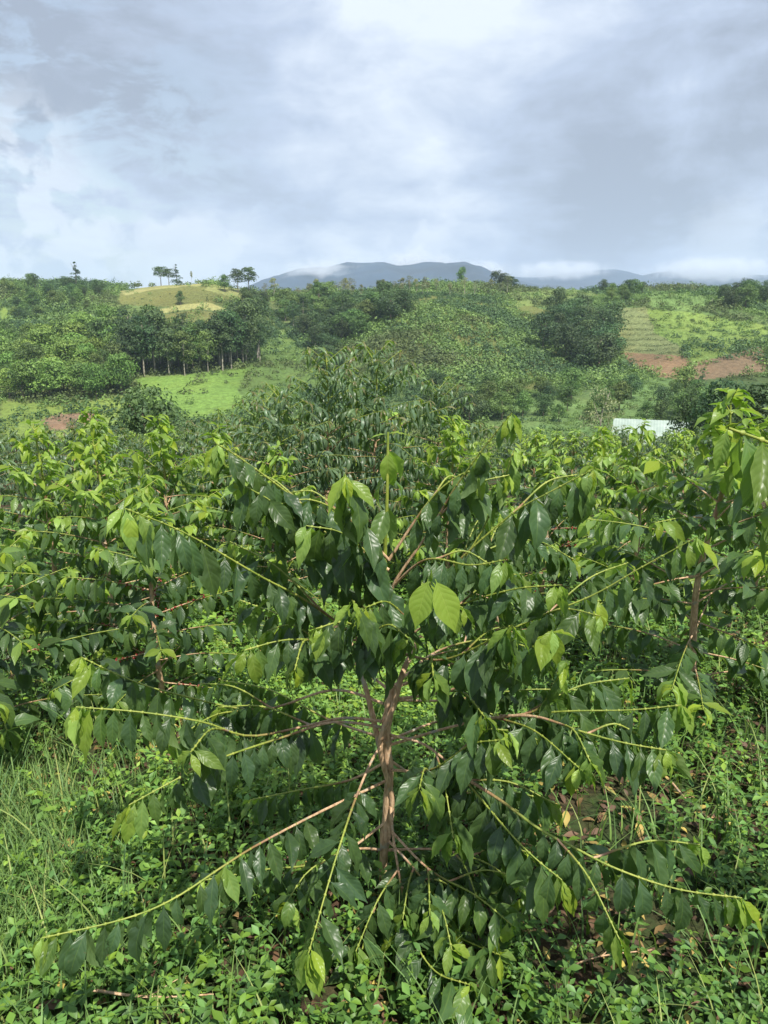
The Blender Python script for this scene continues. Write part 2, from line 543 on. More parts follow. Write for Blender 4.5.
def in_poly(px, py, poly):
    c = np.zeros(np.shape(px), bool); j = len(poly) - 1
    for i in range(len(poly)):
        xi, yi = poly[i]; xj, yj = poly[j]
        cond = ((yi > py) != (yj > py)) & (px < (xj - xi) * (py - yi) / (yj - yi + 1e-9) + xi)
        c ^= cond; j = i
    return c


def warm(c): return (c[0] * 1.12, c[1] * 0.86, c[2] * 0.9)


FIELDS = [  # outline as seen, ground colour, scrub density
    ([(398, 300), (470, 292), (600, 320), (560, 385), (470, 400), (400, 385), (380, 350)], (0.11, 0.165, 0.045), 0.75),
    ([(118, 292), (150, 284), (190, 282), (228, 287), (262, 296), (250, 303), (225, 299), (205, 307), (150, 306), (120, 304)], (0.115, 0.165, 0.048), 0.03),
    ([(118, 292), (150, 284), (200, 282), (200, 286), (155, 289), (125, 295)], (0.24, 0.24, 0.09), 0.03),
    ([(205, 285), (228, 287), (262, 296), (255, 301), (228, 296), (207, 290)], (0.21, 0.23, 0.08), 0.08),
    ([(146, 310), (175, 305), (208, 303), (230, 311), (226, 314), (200, 309), (172, 312), (150, 316)], (0.29, 0.29, 0.11), 0.0),
    ([(150, 317), (172, 313), (200, 310), (228, 316), (235, 326), (170, 328)], (0.12, 0.17, 0.05), 0.1),
    ([(58, 326), (100, 312), (112, 316), (108, 330), (98, 335), (62, 337)], (0.075, 0.165, 0.06), 0.02),
    ([(0, 304), (10, 312), (8, 330), (0, 332)], (0.13, 0.25, 0.05), 0.0),
    ([(133, 378), (180, 374), (240, 368), (262, 372), (243, 392), (240, 418), (190, 420), (140, 402)], (0.115, 0.25, 0.05), 0.04),
    ([(255, 350), (285, 331), (300, 345), (322, 368), (318, 392), (290, 402), (250, 412), (238, 392)], (0.085, 0.18, 0.045), 0.10),
    ([(0, 400), (60, 405), (130, 395), (140, 430), (0, 440)], (0.13, 0.24, 0.05), 0.15),
    ([(42, 420), (62, 414), (98, 411), (99, 420), (80, 426), (50, 431)], (0.20, 0.135, 0.085), 0.15),
    ([(510, 287), (590, 288), (598, 296), (570, 306), (500, 306)], (0.12, 0.22, 0.06), 0.18),
    ([(648, 291), (700, 290), (712, 300), (700, 312), (650, 307)], (0.12, 0.25, 0.07), 0.08),
    ([(640, 308), (700, 313), (768, 325), (768, 342), (735, 350), (690, 364), (686, 350), (658, 334)], (0.14, 0.27, 0.06), 0.20),
    ([(610, 309), (648, 307), (655, 332), (684, 350), (684, 358), (622, 354), (612, 330)], (0.17, 0.20, 0.08), 0.03),
    ([(621, 352), (684, 356), (692, 362), (688, 380), (655, 376), (628, 364)], (0.21, 0.145, 0.08), 0.08),
    ([(686, 364), (735, 352), (768, 344), (768, 374), (725, 378), (690, 382)], (0.20, 0.145, 0.085), 0.12),
]

az = np.concatenate([np.radians(np.linspace(-180, -40, 50)[:-1]), np.radians(np.linspace(-40, 40, 620)), np.radians(np.linspace(40, 180, 50)[1:])])
rr = np.concatenate([np.geomspace(0.25, 50, 130)[:-1], np.linspace(50, 165, 60)[:-1], np.linspace(165, 440, 210)[:-1], np.geomspace(440, 6200, 30)])
AZ, RR = np.meshgrid(az, rr, indexing='ij')
GX, GY = RR * np.sin(AZ), RR * np.cos(AZ)
GZ = height(GX, GY)
pts = np.stack([GX, GY, GZ], -1).reshape(-1, 3)
nr = len(rr); na = len(az)
i = np.arange(na - 1)[:, None] * nr; j = np.arange(nr - 1)[None]
Q = np.stack([i + j, i + j + 1, i + nr + j + 1, i + nr + j], -1).reshape(-1, 4)[:, ::-1]
gb = MB(); gb.add(pts, Q)
# centre cap
capn = (height(0.0, 0.0))
ppx, ppy = project(pts)
front = (pts[:, 1] > 60) & (pts[:, 1] < YC + 5)
base = np.tile(np.array([0.105, 0.15, 0.048, 1.0]), (len(pts), 1))
nn = fbm(pts[:, 0], pts[:, 1], 28, 21, 5) * 1.3
base[:, :3] *= (1 + 1.1 * nn)[:, None]
base[:, 0] *= 1 + 0.9 * fbm(pts[:, 0], pts[:, 1], 70, 31, 3)
jx = ppx + 11 * fbm(pts[:, 0], pts[:, 1], 14, 41, 4); jy = ppy + 5 * fbm(pts[:, 0], pts[:, 1], 14, 43, 3)
for poly, c, _ in FIELDS:
    k = in_poly(jx, jy, poly) & front
    base[k, :3] = np.array(warm(c) if c[1] > c[0] * 1.25 else c) * (1 + 0.5 * nn[k])[:, None]
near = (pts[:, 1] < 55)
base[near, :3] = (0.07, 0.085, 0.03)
gme = gb.mesh('ground')
ca = gme.color_attributes.new('cover', 'FLOAT_COLOR', 'POINT')
ca.data.foreach_set('color', base.astype(np.float32).ravel())
ground = bpy.data.objects.new('ground', gme); COL.objects.link(ground)
tag(ground, kind='structure')

gm, n = mat('hill_ground')
pos = n.a('ShaderNodeNewGeometry').outputs['Position']
cov = n.a('ShaderNodeAttribute', attribute_name='cover').outputs['Color']
nf = n.noise(pos, 0.9, 6, 0.65); nb_ = n.noise(pos, 0.08, 5, 0.6)
c = n.v('SCALE', cov); n.put(c.node.inputs['Scale'], n.rng(nf.outputs[0], 0.3, 0.7, 0.62, 1.38))
c = n.mix(n.rng(nb_.outputs[0], 0.45, 0.7, 0, 0.35), c, n.v('MULTIPLY', cov, (1.45, 1.12, 1.0)))
# close by: dark crumbly soil with moss
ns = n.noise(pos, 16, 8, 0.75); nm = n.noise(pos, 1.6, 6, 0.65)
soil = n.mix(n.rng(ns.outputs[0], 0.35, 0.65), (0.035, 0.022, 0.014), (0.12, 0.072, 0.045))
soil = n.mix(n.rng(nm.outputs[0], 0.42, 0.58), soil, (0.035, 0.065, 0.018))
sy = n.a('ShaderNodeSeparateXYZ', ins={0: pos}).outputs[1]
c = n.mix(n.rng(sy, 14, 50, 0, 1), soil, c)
bmp = n.a('ShaderNodeBump', ins={'Strength': 0.9, 'Distance': 0.02, 'Height': ns.outputs[0]})
bmp2 = n.a('ShaderNodeBump', ins={'Strength': 0.8, 'Distance': 0.6, 'Height': nf.outputs[0], 'Normal': bmp.outputs[0]})
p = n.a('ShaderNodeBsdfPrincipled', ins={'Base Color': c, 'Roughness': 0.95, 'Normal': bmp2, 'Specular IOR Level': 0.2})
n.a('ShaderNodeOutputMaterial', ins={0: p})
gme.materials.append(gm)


# ------------------------------------------------------------------ far mountains
def mountain(name, prof, dist, depth, col, seed):
    prof = np.array(prof, float)
    xs = np.linspace(prof[0, 0], prof[-1, 0], 260)
    tops = np.interp(xs, prof[:, 0], prof[:, 1])
    tops = tops + 3.2 * fbm(xs, xs * 0, 50, seed, 5) + 2.0 * fbm(xs, xs * 0, 14, seed + 3, 4)
    el = np.arctan((512 - tops) / F) - PITCH
    zt = CAMH + dist * np.tan(el)
    X = (xs - 384) / 766 * dist
    rows = 60
    t = np.linspace(0, 1, rows)
    V = np.zeros((len(xs), rows, 3))
    for k, tt in enumerate(t):
        yy = dist - depth * (1 - tt)
        hh = -60 + (zt + 60) * (tt ** 0.8)
        hh = hh + fbm(X, np.full_like(X, yy), depth * 0.45, seed + 9, 6) * (zt + 60) * 0.9 * np.sin(np.pi * tt)
        V[:, k, 0] = X; V[:, k, 1] = yy; V[:, k, 2] = hh
    back = V[:, -1:, :].copy(); back[:, :, 1] += depth; back[:, :, 2] = -60
    V = np.concatenate([V, back], 1); rows += 1
    i = np.arange(len(xs) - 1)[:, None] * rows; j = np.arange(rows - 1)[None]
    Q = np.stack([i + j, i + rows + j, i + rows + j + 1, i + j + 1], -1)
    mb = MB(); mb.add(V.reshape(-1, 3), Q)
    o = mb.obj(name, col)
    return tag(o, kind='structure')


M_MTN = simple('mountain_forest_hazed', (0.018, 0.045, 0.085), 0.9, 0.5, 0.006)  # forest colour with the blue of distant haze painted in
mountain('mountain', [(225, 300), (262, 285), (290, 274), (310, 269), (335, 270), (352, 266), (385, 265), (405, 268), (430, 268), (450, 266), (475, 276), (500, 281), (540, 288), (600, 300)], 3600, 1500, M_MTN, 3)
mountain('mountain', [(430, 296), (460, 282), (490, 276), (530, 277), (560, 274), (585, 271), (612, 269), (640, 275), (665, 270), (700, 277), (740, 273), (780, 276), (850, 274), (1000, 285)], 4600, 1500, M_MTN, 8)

# air
hz = bpy.data.meshes.new('haze')
x0, x1, y0, y1, z0, z1 = -6500, 6500, -6500, 6500, -71, 330
hz.from_pydata([(x, y, z) for z in (z0, z1) for y in (y0, y1) for x in (x0, x1)], [], [(0, 2, 3, 1), (4, 5, 7, 6), (0, 1, 5, 4), (2, 6, 7, 3), (0, 4, 6, 2), (1, 3, 7, 5)])
hzo = bpy.data.objects.new('haze', hz); COL.objects.link(hzo); tag(hzo, kind='stuff')
m, n = mat('haze_air')
pv = n.a('ShaderNodeVolumePrincipled', ins={'Color': (0.66, 0.80, 1.0), 'Density': 0.00015})
n.l.new(pv.outputs[0], n.a('ShaderNodeOutputMaterial').inputs['Volume'])
hz.materials.append(m)



def mist(px, py, Y, w_px, h_px, dens, label):
    c = P(px, py, Y); rx = w_px / F * Y; rz = h_px / F * Y; ry = rx * 0.8
    me = bpy.data.meshes.new('mist')
    import bmesh
    bm = bmesh.new(); bmesh.ops.create_icosphere(bm, subdivisions=3, radius=1.0); bm.to_mesh(me); bm.free()
    o = bpy.data.objects.new('mist', me); COL.objects.link(o)
    o.location = c; o.scale = (rx, ry, rz)
    m, n = mat('mist_vapour')
    tcn = n.a('ShaderNodeTexCoord')
    r_ = n.v('LENGTH', tcn.outputs['Object'])
    nz = n.noise(n.a('ShaderNodeNewGeometry').outputs['Position'], 0.013, 6, 0.62, 0.5)
    d_ = n.m('MULTIPLY', n.rng(n.m('SUBTRACT', nz.outputs[0], n.m('MULTIPLY', r_, 0.20)), 0.30, 0.50, 0, 1, True), n.rng(r_, 0.4, 1.0, 1, 0, True))
    pv = n.a('ShaderNodeVolumePrincipled', ins={'Color': (0.93, 0.96, 1.0), 'Density': n.m('MULTIPLY', d_, dens)})
    n.l.new(pv.outputs[0], n.a('ShaderNodeOutputMaterial').inputs['Volume'])
    me.materials.append(m)
    tag(o, label, 'mist', None, 'stuff')


for a_ in [(322, 276, 3000, 50, 22, .016, 'thin white mist rising from the left shoulder of the blue mountain'), (420, 262, 3300, 48, 20, .012, 'white cloud wisp resting on the summit of the blue mountain'), (480, 270, 3500, 45, 12, .010, 'thin mist band right of the mountain summit'),
           (560, 270, 4300, 60, 12, .011, 'thin mist lying along the second ridge'), (715, 270, 4300, 80, 15, .012, 'wide mist bank hiding the right end of the ridge'), ]:
    mist(*a_)

# ------------------------------------------------------------------ hillside trees
def blob_crown(r, nblob, nq, size, shape, seed):
    """leaf clumps scattered through overlapping lobes"""
    g = np.random.default_rng(seed)
    C = []
    for _ in range(nblob):
        C.append(shape(g))
    C = np.array(C)                                  # x,y,z,rad
    per = max(1, nq // nblob)
    mb = MB()
    for cx, cy_, cz, cr_ in C:
        d = nrm(g.normal(size=(per, 3)))
        d[:, 2] = np.where(d[:, 2] < -0.4, -d[:, 2], d[:, 2])
        rad = cr_ * (1 - 0.35 * g.random(per) ** 2)
        p = np.array([cx, cy_, cz]) + d * rad[:, None] * np.array([1, 1, 0.8])
        nn_ = nrm(d + g.normal(size=(per, 3)) * 0.38)
        a = nrm(np.cross(nn_, g.normal(size=(per, 3)))); b = np.cross(nn_, a)
        s = size * g.uniform(0.5, 1.3, per)[:, None]
        e = g.uniform(0.5, 1.0, per)[:, None]
        V = np.stack([p - a * s * 0.5, p - b * s * e * 0.3, p + a * s * 0.5, p + b * s * e * 0.35 + nn_ * s * 0.1], 1)
        Q = np.arange(per * 4).reshape(-1, 4)
        rn = np.clip(g.normal(0.5, 0.22) + g.normal(0, 0.2, per), 0, 1)
        mb.add(V.reshape(-1, 3), Q, 0, np.repeat(rn, 4))
    return mb


def sh_round(rx, z0_, z1_, k=0.42):
    def f(g):
        a = g.uniform(0, 6.283); t = g.random(); r_ = rx * (0.72) * math.sqrt(g.random()) * math.sin(math.pi * (0.15 + 0.75 * t))
        return (r_ * math.cos(a), r_ * math.sin(a), z0_ + (z1_ - z0_) * (0.18 + 0.68 * t), rx * k * g.uniform(0.6, 1.1))
    return f


def sh_cone(rx, z0_, z1_):
    def f(g):
        a = g.uniform(0, 6.283); t = g.random() ** 1.3; r_ = rx * (1 - t) * g.random() ** 0.5 * 0.9
        return (r_ * math.cos(a), r_ * math.sin(a), z0_ + (z1_ - z0_) * t, rx * 0.42 * (1.2 - t))
    return f


def trunk_mb(h, r0, seed, limbs=4, spread=1.5):
    g = np.random.default_rng(seed); mb = MB()
    pts_ = [(0, 0, -0.5), (g.normal() * 0.1, g.normal() * 0.1, h * 0.35), (g.normal() * 0.25, g.normal() * 0.25, h * 0.7), (g.normal() * 0.3, g.normal() * 0.3, h)]
    sp = spline(pts_, 9)
    tube(mb, sp, np.linspace(r0, r0 * 0.3, 9), 6)
    for _ in range(limbs):
        a = g.uniform(0, 6.28); k = int(g.integers(3, 7)); s = sp[k]
        e_ = s + np.array([math.cos(a) * spread, math.sin(a) * spread, h * 0.25])
        tube(mb, spline([s, (s + e_) / 2 + np.array([0, 0, -0.1 * spread]), e_], 5), np.linspace(r0 * 0.4, r0 * 0.12, 5), 5)
    return mb


# kinds: unit metres
KINDS = {}


def make_kind(key, h, crown_args, trunk_args, cm, tm=None, name='broadleaf_tree'):
    lst = []
    for s in range(3):
        c_ = blob_crown(*crown_args, seed=hash_(key) + s).mesh('crown', False); c_.materials.append(M_CROWN[cm])
        t_ = trunk_mb(*trunk_args, seed=hash_(key) + 50 + s).mesh('trunk'); t_.materials.append(tm or M_TRUNKF)
        lst.append((c_, t_))
    KINDS[key] = (h, lst, name)


def hash_(s):
    return sum(ord(ch) * (i_ + 3) for i_, ch in enumerate(s)) % 9999


def crown_args(rx, z0_, z1_, nblob, nq, size, kind='round', k=0.42):
    return (rx, nblob, nq, size, sh_round(rx, z0_, z1_, k) if kind == 'round' else sh_cone(rx, z0_, z1_))


_bc = blob_crown


def blob_crown(r, nblob, nq, size, shape, seed): return _bc(r, nblob, nq, size, shape, seed)


make_kind('round', 10, crown_args(5.0, 1.0, 10.2, 30, 2600, 0.62), (7.5, 0.28), 'mid')
make_kind('dark', 10, crown_args(5.3, 0.8, 10.2, 32, 2800, 0.60), (7.5, 0.3), 'dark')
make_kind('bright', 9, crown_args(5.0, 0.6, 9.2, 30, 2600, 0.60), (7, 0.25), 'bright')
make_kind('tall', 15, crown_args(4.5, 1.9, 15.2, 32, 2700, 0.62, k=0.46), (12.5, 0.2, ), 'mid', M_PALE, 'tall_tree')
make_kind('talld', 15, crown_args(4.7, 2.4, 15.2, 32, 2700, 0.62, k=0.46), (12.5, 0.22), 'dark', M_PALE, 'tall_tree')
make_kind('conifer', 13, crown_args(3.2, 1.2, 13.5, 34, 2000, 0.5, 'cone'), (12.5, 0.2, ), 'dark', None, 'conifer_tree')
make_kind('thin', 9, crown_args(2.3, 3.6, 9.2, 14, 700, 0.5), (7.5, 0.16), 'grey', M_PALE, 'slender_tree')
make_kind('bare', 12, crown_args(3.8, 3.5, 12.2, 24, 800, 0.42, k=0.36), (10.5, 0.22, ), 'grey', M_PALE, 'sparse_tree')
make_kind('umbrella', 11, crown_args(4.6, 4.0, 11.2, 22, 1900, 0.55, k=0.40), (9, 0.2), 'dark', M_TRUNKF, 'tall_tree')


def tree(kind, p, h, label, group=None, sx=1.0, cat='tree', trunkcrown=True):
    h0, lst, nm_ = KINDS[kind]
    c_, t_ = lst[random.randrange(3)]
    s = h / h0
    o = empty(nm_, (p[0], p[1], p[2] - 0.15 * s))
    o.scale = (s * sx, s * sx, s); o.rotation_euler = (0, 0, random.uniform(0, 6.28))
    tag(o, label, cat, group)
    for me_, n_ in ((t_, 'trunk'), (c_, 'crown')):
        q = bpy.data.objects.new(n_, me_); COL.objects.link(q); q.parent = o
    return o


def fill(poly, cnt, kinds, hpx, label, group, mind=3.5, sx=(0.85, 1.2)):
    xs_ = [q[0] for q in poly]; ys_ = [q[1] for q in poly]
    got = []; tries = 0
    while len(got) < cnt and tries < cnt * 60:
        tries += 1
        px, py = random.uniform(min(xs_), max(xs_)), random.uniform(min(ys_), max(ys_))
        if not in_poly(px, py, poly): continue
        p_ = hit(px, py)
        if any((p_[0] - q[0]) ** 2 + (p_[1] - q[1]) ** 2 < mind ** 2 for q in got): continue
        got.append(p_)
        h_ = random.uniform(*hpx) * p_[1] / F
        tree(random.choice(kinds), p_, h_, label, group, random.uniform(*sx))


# belts of forest (polygons hold the feet of the trees)
fill([(128, 366), (190, 366), (262, 356), (262, 366), (190, 376), (128, 380)], 40, ['tall', 'talld', 'talld'], (42, 62), 'tall tree with a pale bare trunk in the belt above the bright pasture', 'tall trees in the belt above the pasture', 3)
fill([(0, 352), (60, 348), (128, 350), (125, 398), (60, 402), (0, 404)], 62, ['bright', 'round', 'bright', 'tall'], (26, 42), 'bushy green tree in the wood on the lower left slope', 'trees of the left-hand valley wood', 4)
fill([(270, 312), (390, 300), (415, 305), (395, 335), (350, 345), (340, 385), (322, 372), (300, 345), (285, 325)], 40, ['dark', 'round', 'dark', 'talld'], (18, 30), 'dark broadleaf tree in the gully wood at the middle of the hillside', 'trees in the middle gully', 4)
fill([(535, 318), (560, 318), (614, 322), (616, 368), (580, 372), (545, 360)], 22, ['dark', 'dark', 'talld'], (26, 40), 'dark tree in the grove left of the terraced field', 'trees of the dark grove', 4)
fill([(425, 395), (520, 392), (600, 398), (700, 398), (705, 428), (425, 430)], 40, ['round', 'dark', 'round', 'olive' if 'olive' in KINDS else 'round'], (18, 32), 'broadleaf tree in the valley wood at the foot of the hill', 'trees of the valley wood', 4)
fill([(722, 298), (768, 298), (768, 308), (728, 309)], 9, ['dark', 'dark', 'round'], (16, 24), 'dark tree clumped on the skyline above the striped green field', 'dark skyline clump', 5)
fill([(0, 288), (128, 292), (118, 305), (60, 322), (10, 326), (10, 305), (0, 300)], 34, ['dark', 'round', 'round', 'umbrella'], (9, 17), 'small tree scattered over the upper left slope', 'trees on the upper left slope', 5)
fill([(262, 296), (300, 298), (400, 292), (515, 292), (510, 298), (400, 300), (300, 306)], 34, ['thin', 'thin', 'bare'], (12, 20), 'slender pale-trunked tree in the row along the middle of the crest', 'slender trees along the crest', 4)
fill([(595, 292), (645, 292), (640, 302), (600, 306)], 8, ['dark', 'round'], (11, 17), 'tree of the small clump between two green crest fields', 'clump between crest fields', 4)
fill([(230, 300), (262, 304), (270, 320), (235, 325)], 7, ['round', 'dark', 'thin'], (12, 18), 'tree on the slope right of the pale yellow strip', 'trees beside the yellow strip', 4)

# single trees that stand out
SINGLE = [
    ('conifer', 77, 289, 24, 1.5, 'lone pointed conifer standing up from the left skyline', 'conifer tree'),
    ('dark', 66, 289, 12, 1.1, 'low dark round tree touching the pointed conifer', 'tree'),
    ('umbrella', 161, 284, 17, 1.35, 'flat-topped tree at the left end of the clump above the yellow field', 'tree'),
    ('umbrella', 169, 284, 15, 1.3, 'flat-topped tree in the middle of the clump above the yellow field', 'tree'),
    ('conifer', 177, 284, 18, 1.4, 'narrow tree at the right end of the clump above the yellow field', 'tree'),
    ('thin', 192, 285, 13, 0.5, 'thin spindly tree alone on the top of the yellow field', 'tree'),
    ('round', 225, 292, 16, 0.9, 'lowest tree of the crest group right of the yellow field', 'tree'),
    ('umbrella', 238, 293, 22, 1.15, 'tall umbrella-crowned tree second in the crest group beside the yellow field', 'tree'),
    ('umbrella', 249, 294, 25, 1.15, 'tallest umbrella-crowned tree at the right end of the group beside the yellow field', 'tree'),
    ('round', 181, 305, 13, 0.9, 'small dark cone-shaped tree alone in the middle of the yellow field', 'conifer tree'),
    ('round', 462, 284, 17, 0.7, 'round lollipop tree standing clear on the middle skyline', 'tree'),
    ('dark', 500, 287, 17, 1.2, 'wide dark tree on the skyline right of the round one', 'tree'),
    ('dark', 512, 288, 11, 1.2, 'low dark tree leaning on the wide skyline tree', 'tree'),
    ('dark', 340, 318, 14, 1.0, 'dark rounded tree on the slope above the gully wood', 'tree'),
]
for k_, px, py, hp, sx, lb, ct in SINGLE:
    p_ = hit(px, py)
    tree(k_, p_, hp * p_[1] / F, lb, None, sx, ct)


def at_ground(px, Y):
    x_ = (px - 384) / 766 * Y
    return np.array([x_, Y, float(height(x_, Y))])


def big_tree(kind, px, toppy, Y, sx, lb, ct='tree'):
    p_ = at_ground(px, Y)
    top = P(px, toppy, Y)[2]
    return tree(kind, p_, top - p_[2], lb, None, sx, ct)


big_tree('dark', 135, 384, 60, 0.95, 'round dark tree standing alone just beyond the coffee rows, left')
big_tree('bare', 611, 382, 86, 0.8, 'greyish half-bare tree beside the left end of the white shed')
big_tree('dark', 708, 392, 76, 0.7, 'dark tree behind the right end of the white shed')
big_tree('dark', 742, 378, 70, 1.0, 'large dark tree rising behind the right-hand coffee bush')
big_tree('dark', 775, 380, 64, 1.2, 'dark tree cut by the right edge, behind the coffee rows')
_q = hit(701, 396)
tree('conifer', _q, 26 * _q[1] / F, 'dark conifer standing against the bare red soil', None, 1.3, 'conifer tree')

# scrub that covers the slopes
gs = np.random.default_rng(5)
NS = 60000
yy = 60 + (YC - 60) * gs.random(NS) ** 0.75
xx = (gs.random(NS) * 2 - 1) * 0.62 * yy
sp_ = np.stack([xx, yy, height(xx, yy)], -1)
sx_, sy_ = project(sp_)
dens = 0.72 + 2.4 * fbm(xx, yy, 42, 61, 4)
dens[yy < 175] = 0.9
keepd = dens.copy()
for poly, c_, d_ in FIELDS:
    k = in_poly(sx_, sy_, poly); keepd[k] = d_ if d_ < 0.5 else (dens[k] * 1.25 - 0.55)
for tp in ([(610, 309), (648, 307), (655, 332), (684, 350), (684, 358), (622, 354), (612, 330)],):
    keepd[in_poly(sx_, sy_, tp)] = 0
keepd[(sx_ > 120) & (sx_ < 262) & (sy_ > 282) & (sy_ < 330)] *= 0.6
keep = gs.random(NS) < keepd
sp_, sx_, sy_ = sp_[keep], sx_[keep], sy_[keep]


def shrub_field(name, P_, Rs, per, matl, size=0.55):
    m_ = len(P_)
    Rs = np.broadcast_to(Rs, (m_,))
    d = nrm(gs.normal(size=(m_, per, 3))); d[..., 2] = np.abs(d[..., 2])
    # lobed outline
    lob = 1 + 0.35 * np.sin(d[..., 0] * 5 + gs.random((m_, 1)) * 6) * np.cos(d[..., 1] * 4 + gs.random((m_, 1)) * 6)
    rad = Rs[:, None] * lob * (1 - 0.4 * gs.random((m_, per)) ** 2)
    asp = gs.uniform(0.6, 1.3, (m_, 1))
    p = P_[:, None] + d * rad[..., None] * np.stack([np.ones_like(rad), np.ones_like(rad), np.broadcast_to(asp, rad.shape)], -1)
    nn_ = nrm(d + gs.normal(size=d.shape) * 0.3)
    a = nrm(np.cross(nn_, gs.normal(size=d.shape))); b = np.cross(nn_, a)
    s = (size * gs.uniform(0.5, 1.3, (m_, per)) * np.clip(Rs[:, None] / 1.8, 0.35, 1.3))[..., None]
    V = np.stack([p - a * s * 0.5, p - b * s * 0.35, p + a * s * 0.5, p + b * s * 0.35 + nn_ * s * 0.1], 2).reshape(-1, 3)
    rn = np.clip(gs.random((m_, 1)) * 0.75 + gs.normal(0, 0.15, (m_, per)) + 0.1, 0, 1)
    mb = MB(); mb.add(V, np.arange(len(V)).reshape(-1, 4), 0, np.repeat(rn.ravel(), 4))
    o = mb.obj(name, matl, None, False)
    return o


rs = gs.uniform(0.5, 2.5, len(sp_)) * np.clip(1 + 2.2 * fbm(sp_[:, 0], sp_[:, 1], 34, 91, 3), 0.45, 2.0) * (0.55 + 0.45 * np.clip(sp_[:, 1] / 300, 0.4, 1.2))
third = 0.30 * gs.random(len(sp_)) + 0.38 + 2.4 * fbm(sp_[:, 0], sp_[:, 1], 40, 77, 4)
for lo, hi, mk in ((-9, 0.36, 'dark'), (0.36, 0.72, 'mid'), (0.72, 9, 'olive')):
    k = (third >= lo) & (third < hi)
    tag(shrub_field('scrub', sp_[k], rs[k], 50, M_CROWN[mk], 0.64), {'dark': 'dark green scrub covering the far slopes', 'mid': 'mid green scrub covering the far slopes', 'olive': 'yellowish olive scrub covering the far slopes'}[mk], 'scrub', None, 'stuff')

# planted rows
def row_field(poly, lines, step, r_, label, mk, jitter=0.4):
    out = []
    for (ax, ay), (bx, by) in lines:
        A = hit(ax, ay); B = hit(bx, by)
        n_ = int(np.hypot(*(B - A)[:2]) / step)
        for t in np.linspace(0, 1, max(2, n_)):
            q = A + (B - A) * t
            q[:2] += gs.normal(0, jitter, 2) * 0.3; q[2] = float(height(q[0], q[1]))
            px, py = project(q)
            if in_poly(np.array(px), np.array(py), poly) and gs.random() > 0.06: out.append(q)
    if out:
        tag(shrub_field('crop_rows', np.array(out), r_, 26, M_CROWN[mk], 0.5), label, 'crops', None, 'stuff')


TP = [(612, 311), (648, 309), (655, 332), (682, 350), (682, 356), (624, 352), (614, 330)]
row_field(TP, [((606, y_), (690, y_ + 1)) for y_ in np.arange(312, 357, 4.6)], 0.9, 1.0, 'dark bushes planted in level rows on the terraced field', 'dark')
row_field([(648, 291), (700, 290), (712, 300), (700, 312), (650, 307)], [((645 + k, 289), (668 + k, 314)) for k in range(-25, 60, 5)], 2.4, 0.75, 'young bushes in slanting rows on the crest field', 'mid')
row_field([(640, 308), (700, 313), (768, 325), (768, 342), (735, 350), (690, 364), (686, 350), (658, 334)], [((636 + k, 306 + k * 0.12), (700 + k, 368 + k * 0.1)) for k in range(-20, 135, 9)], 3.4, 1.0, 'bushes dotted over the bright slope above the red bank', 'mid', 1.6)
row_field([(510, 287), (590, 288), (598, 296), (570, 306), (500, 306)], [((500, y_), (600, y_)) for y_ in (290, 294, 298, 303)], 2.6, 0.8, 'low bushes in rows on the crest field', 'mid')
row_field([(60, 326), (100, 312), (112, 316), (108, 330), (62, 337)], [((50, y_), (120, y_ - 5)) for y_ in range(316, 342, 3)], 1.8, 0.6, 'low bushes in rows on the small dark green field', 'mid')

# ------------------------------------------------------------------ white shed
def shed():
    A = at_ground(617, 84); x0_, y0_ = A[0], 84.0
    zt = P(640, 423, 84)[2]; g0 = float(height(x0_ + 4, 88)) - 0.5
    W_, D_ = 15.5, 8.0
    root = empty('shed', (x0_ + 0.9, y0_, g0)); root.rotation_euler = (0, 0, R(-19))
    tag(root, 'long white-roofed shed half hidden behind the coffee rows', 'shed')
    H_ = zt - g0; he = H_ - 2.0
    m_r, n_ = mat('corrugated_white')
    tc2 = n_.a('ShaderNodeTexCoord').outputs['Object']
    nz = n_.noise(tc2, 0.8, 5, 0.6)
    c2 = n_.mix(n_.rng(nz.outputs[0], 0.35, 0.7), (0.27, 0.34, 0.29), (0.38, 0.45, 0.39))
    n_.a('ShaderNodeOutputMaterial', ins={0: n_.a('ShaderNodeBsdfPrincipled', ins={'Base Color': c2, 'Roughness': 0.5})})
    # walls
    mb = MB()
    def quad(a, b, c, d): mb.add([a, b, c, d], [(0, 1, 2, 3)])
    quad((0, 0, 0), (W_, 0, 0), (W_, 0, he), (0, 0, he)); quad((W_, D_, 0), (0, D_, 0), (0, D_, he), (W_, D_, he))
    for x_ in (0, W_):
        quad((x_, 0, 0), (x_, D_, 0), (x_, D_, he), (x_, 0, he))
        quad((x_, 0, he), (x_, D_, he), (x_, D_ / 2, H_ - 0.1), (x_, D_ / 2 - 0.01, H_ - 0.1))
    mb.obj('wall', simple('shed_wall', (0.45, 0.47, 0.42), 0.8, 0.3, 1.0), root, False)
    for sgn in (0, 1):
        mb = MB(); xs_ = np.linspace(-0.4, W_ + 0.4, 150); zz = 0.016 * np.sin(np.arange(150) * np.pi / 1.5)
        ye = -0.5 if sgn == 0 else D_ + 0.5; ze = he - 0.26
        V = np.stack([np.stack([xs_, np.full(150, ye), ze + zz], -1), np.stack([xs_, np.full(150, D_ / 2), H_ + zz], -1)], 1).reshape(-1, 3)
        Vb = V - np.array([0, 0, 0.05])
        k_ = np.arange(149) * 2
        mb.add(V, np.stack([k_, k_ + 2, k_ + 3, k_ + 1], -1)); mb.add(Vb, np.stack([k_, k_ + 1, k_ + 3, k_ + 2], -1))
        mb.obj('roof_sheet', m_r, root, False)
    for x_ in np.linspace(0.1, W_ - 0.1, 6):
        mb = MB(); tube(mb, [(x_, -0.08, 0), (x_, -0.08, he)], 0.07, 6); mb.obj('post', M_TRUNKF, root)


shed()

